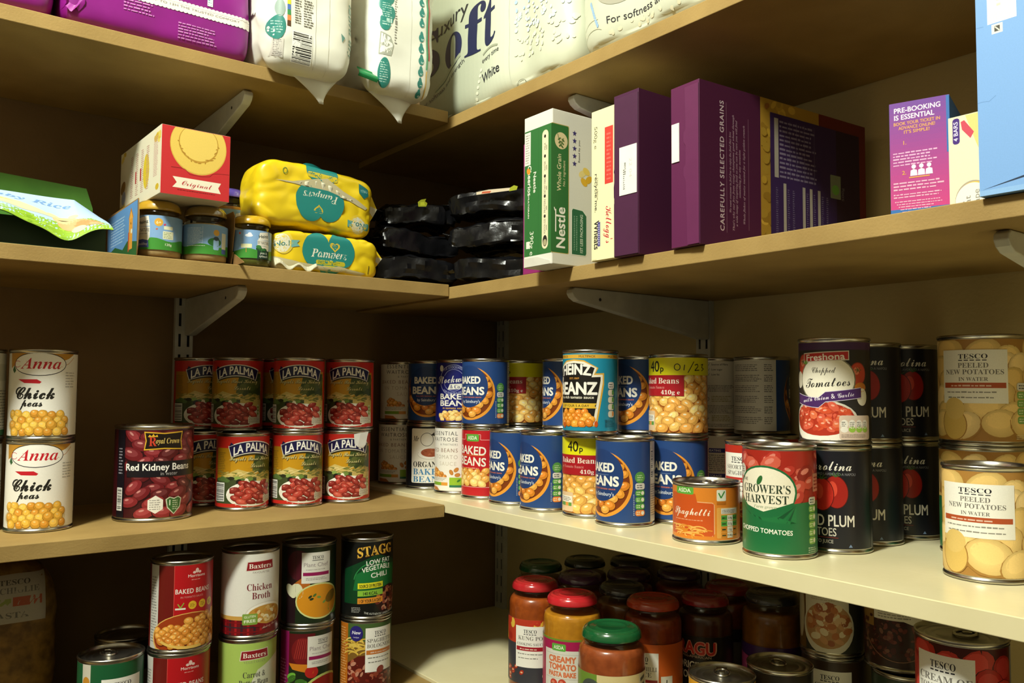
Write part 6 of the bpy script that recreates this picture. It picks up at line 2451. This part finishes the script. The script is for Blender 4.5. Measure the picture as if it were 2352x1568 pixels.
def wipes(x, y, z, a, b, c, rz, tilt, lab, up, seed):
    t = thing('wet_wipes_pack', (x, y, z), rz, lab, 'pack', 'yellow wipes packs')
    t.rotation_euler = (0, tilt, rz)

    def warp(p):
        k = max(0, abs(p.x) / a - .72) / .28
        return Vector((p.x, p.y, p.z * (1 - .12 * k * k) - .004 * (p.x / a) ** 2))
    wk = wrinkle(.0022, 24, seed)

    def crumple(p):
        q = Vector((p[0] * 34 + seed, p[1] * 30, p[2] * 46))
        return wk(p) - .0015 * max(0, 1 - abs(noise.noise(q)) * 3.2)
    pil = Pillow(a, b, c, 7, crumple, warp)
    o = pil.build('film_pouch', M['yellow_film'], t, 84)
    A = Art(seed)
    wipes_art(A, a * 1000, c * 1000, up)
    put_art(A, pil, 1, -1, (0, 1), (2, 1), o, du=2.5, lift=6e-4)
    # end seal: folded triangular fin
    fin = MB()
    fin.prism([(a * .90, -c * .78), (a * .96, c * .72), (a + .012, c * .10), (a + .006, -c * .2)], lambda p, q, d: (p, -b * .55 + d - .02 * (p - a), q), 0, .0012)
    fin.build('end_seal', M['yellow_film'], t, smooth=0)
    tip = MB().prism([(a + .0005, c * .16), (a + .0122, c * .10), (a + .0058, -c * .2), (a - .001, -c * .02)], lambda p, q, d: (p, -b * .55 + d - .02 * (p - a) - .0006, q), 0, .0005)
    tip.build('white_seal_tip', M['wipe'], t, smooth=0)
    wp = MB()
    if up:
        def wf(u, v):
            xx = -.030 + .080 * u
            return Vector((xx, -b * 1.005 - .0015 * math.cos(u * 44) * v, .0125 - .009 * u + (.002 + .010 * math.sin(min(1, u * 1.15) * PI)) * v))
    else:
        def wf(u, v):
            xx = -a * .96 + .06 * u
            return Vector((xx, -b * .90 - .006 * v, -c * .45 - .012 * v + .004 * math.sin(u * 14)))
    wp.grid(wf, 40, 6)
    w_ = wp.build('wipe', M['wipe'], t, smooth=60)
    sm = w_.modifiers.new('cloth', 'SOLIDIFY')
    sm.thickness = .0006
    return t


wipes(-.1900, .0525, Z2L + .0305, .0800, .0370, .0290, 0, 0, 'lower yellow wipes pack lying upright side out with white lettering', False, 61)
wipes(-.2030, .0600, Z2L + .1080, .0880, .0380, .0440, .03, math.radians(3), 'upper yellow wipes pack lying upside down and torn open', True, 67)

# black pouches in the corner


def pouch(x, y, z, a, b, c, rz, rx, lab, seed, tip=None):
    t = thing('black_pouch', (x, y, z), rz, lab, 'pouch', 'black pouches piled in the corner')
    t.rotation_euler = (rx, 0, rz)

    def crease(p):
        v = 0
        for f, am in ((18, .0050), (42, .0040), (95, .0022)):
            q = Vector((p[0] * f + seed, p[1] * f * 1.2, p[2] * f * 1.6))
            v -= am * (1 - abs(noise.noise(q)) * 1.5)
        return v + .0030

    def warp(p):
        k = max(0, abs(p.x) / a - .80) / .20
        return Vector((p.x, p.y, p.z * (1 - .40 * k) + .0035 * math.sin(p.x * 46 + seed) + .003 * math.sin(p.y * 50 + seed * 2)))
    pil = Pillow(a, b, c, 9, crease, warp)
    o = pil.build('film_pouch', M['black_film'], t, 34)
    for e in o.data.edges:
        e.use_edge_sharp = False
    import bmesh
    bm = bmesh.new()
    bm.from_mesh(o.data)
    for e in bm.edges:
        if len(e.link_faces) == 2 and e.calc_face_angle(0) > math.radians(24):
            e.smooth = False
    bm.to_mesh(o.data)
    bm.free()
    for sg in (-1, 1):
        mb = MB().grid(lambda u, v: Vector((sg * (a * .93 + .013 * u), (v - .5) * 2 * b * .86, .004 * math.sin(v * 13 + seed) * u + .002 * math.sin(v * 31))), 4, 22)
        f_ = mb.build('crimped_seal', M['black_film'], t, smooth=60)
        sm = f_.modifiers.new('film', 'SOLIDIFY')
        sm.thickness = .0006
    if tip:
        A = Art(seed)
        if tip == 'y':
            A.poly([(-6, -2), (6, -1), (8, 4), (4, 7), (6, 11), (-2, 9), (-7, 5)], '#8f9420')
            A.poly([(-3, 0), (4, 1), (3, 6), (-3, 5)], '#a8ae2c')
        else:
            A.poly([(-30, -3), (24, -1), (26, 3), (-10, 3), (-30, 1)], '#cfc0a4')
            A.poly([(-22, -2), (-8, -2), (-6, 1), (-20, 1)], '#b9583a')
            A.poly([(22, -2), (34, -1), (36, 4), (30, 6), (24, 3)], '#9aa024')
        put('seal_print', A.mesh('seal_print', lambda u, v: (np.stack([u * .001, np.full(len(u), -b - .0055), c * .62 + v * .001], 1), np.tile(np.array([0, -1, 0]), (len(u), 1)))), M['ink_film'], t)
    return t


zb = Z2R + .0042
pouch(-.016, .098, zb + .0230, .074, .060, .0215, -.30, 0, 'lowest black pouch nearest the yellow wipes', 71)
pouch(.084, -.056, zb + .0215, .088, .060, .0205, -1.10, 0, 'lowest black pouch nearest the magenta box edge', 73)
pouch(-.014, .100, zb + .0705, .072, .058, .0205, -.12, .02, 'middle black pouch nearest the yellow wipes', 79)
pouch(.080, -.052, zb + .0715, .088, .059, .0205, -1.00, .02, 'middle black pouch nearest the magenta box edge', 83)
pouch(-.004, .098, zb + .1140, .062, .052, .0190, -.34, .04, 'topmost black pouch with a yellow green corner', 89, 'y')
pouch(.080, -.047, zb + .1215, .088, .056, .0205, -1.05, .05, 'topmost black pouch with a pale torn strip', 97, 's')

# pasta bag in the dark
t = thing('pasta_bag', (-.560, .205, Z4 - .0037), 0, 'clear bag of shell pasta with a pale paper label in the dark', 'bag')
pil = Pillow(.078, .05, .105, 4, wrinkle(.003, 20, 5))
o = pil.build('film_bag', pmat('dry_pasta_film', '#8a6a2c', '#5f4518', scale=70, detail=3, rough=.5, bump=.5, bscale=70), t, 36)
o.location = (0, 0, .106)
A = Art(3)
A.rect(-20, 34, 60, 92, '#aaa698')
A.text('TESCO', 26, 80, 6, '#4a4944', w=34, f='S')
A.text('CONCHIGLIE', 20, 70, 7, '#6d6b62', w=66, f='S')
A.rect(-14, 56, 22, 64, '#8a9a4a')
A.rect(24, 54, 56, 65, '#a8502a')
A.text('PASTA', 20, 40, 7, '#6d6b62', w=44, f='S')
put_art(A, pil, 1, -1, (0, 1), (2, 1), o, du=6)
# ------------------------------------------------------------------ light and camera
cd = bpy.data.cameras.new('camera')
cam = bpy.data.objects.new('camera', cd)
COL.objects.link(cam)
yaw, pitch, roll = (math.radians(v) for v in (37.3721, 3.132, .3844))
fwd = Vector((math.sin(yaw) * math.cos(pitch), math.cos(yaw) * math.cos(pitch), math.sin(pitch)))
rt = Vector((math.cos(yaw), -math.sin(yaw), 0))
up = rt.cross(fwd)
r2 = rt * math.cos(roll) + up * math.sin(roll)
u2 = -rt * math.sin(roll) + up * math.cos(roll)
mw = Matrix((r2, u2, -fwd)).transposed().to_4x4()
mw.translation = Vector(CAM)
cam.matrix_world = mw
cd.sensor_width = 36
cd.lens = 1932.96 / 2352 * 36
cd.clip_start = .02
SC.camera = cam

ld = bpy.data.lights.new('ceiling_lamp', 'POINT')
ld.energy = 205
ld.shadow_soft_size = .13
ld.color = (.97, 1.0, .88)
lo = bpy.data.objects.new('ceiling_lamp', ld)
COL.objects.link(lo)
lo.location = (-1.2, -.72, 1.46)

w = bpy.data.worlds.new('room_dark')
SC.world = w
w.use_nodes = True
w.node_tree.nodes['Background'].inputs[0].default_value = (.05, .045, .035, 1)
w.node_tree.nodes['Background'].inputs[1].default_value = 0.2

SC.view_settings.view_transform = 'Standard'
SC.view_settings.look = 'None'
SC.view_settings.gamma = 1
SC.view_settings.use_curve_mapping = False
SC.view_settings.exposure = 0.0
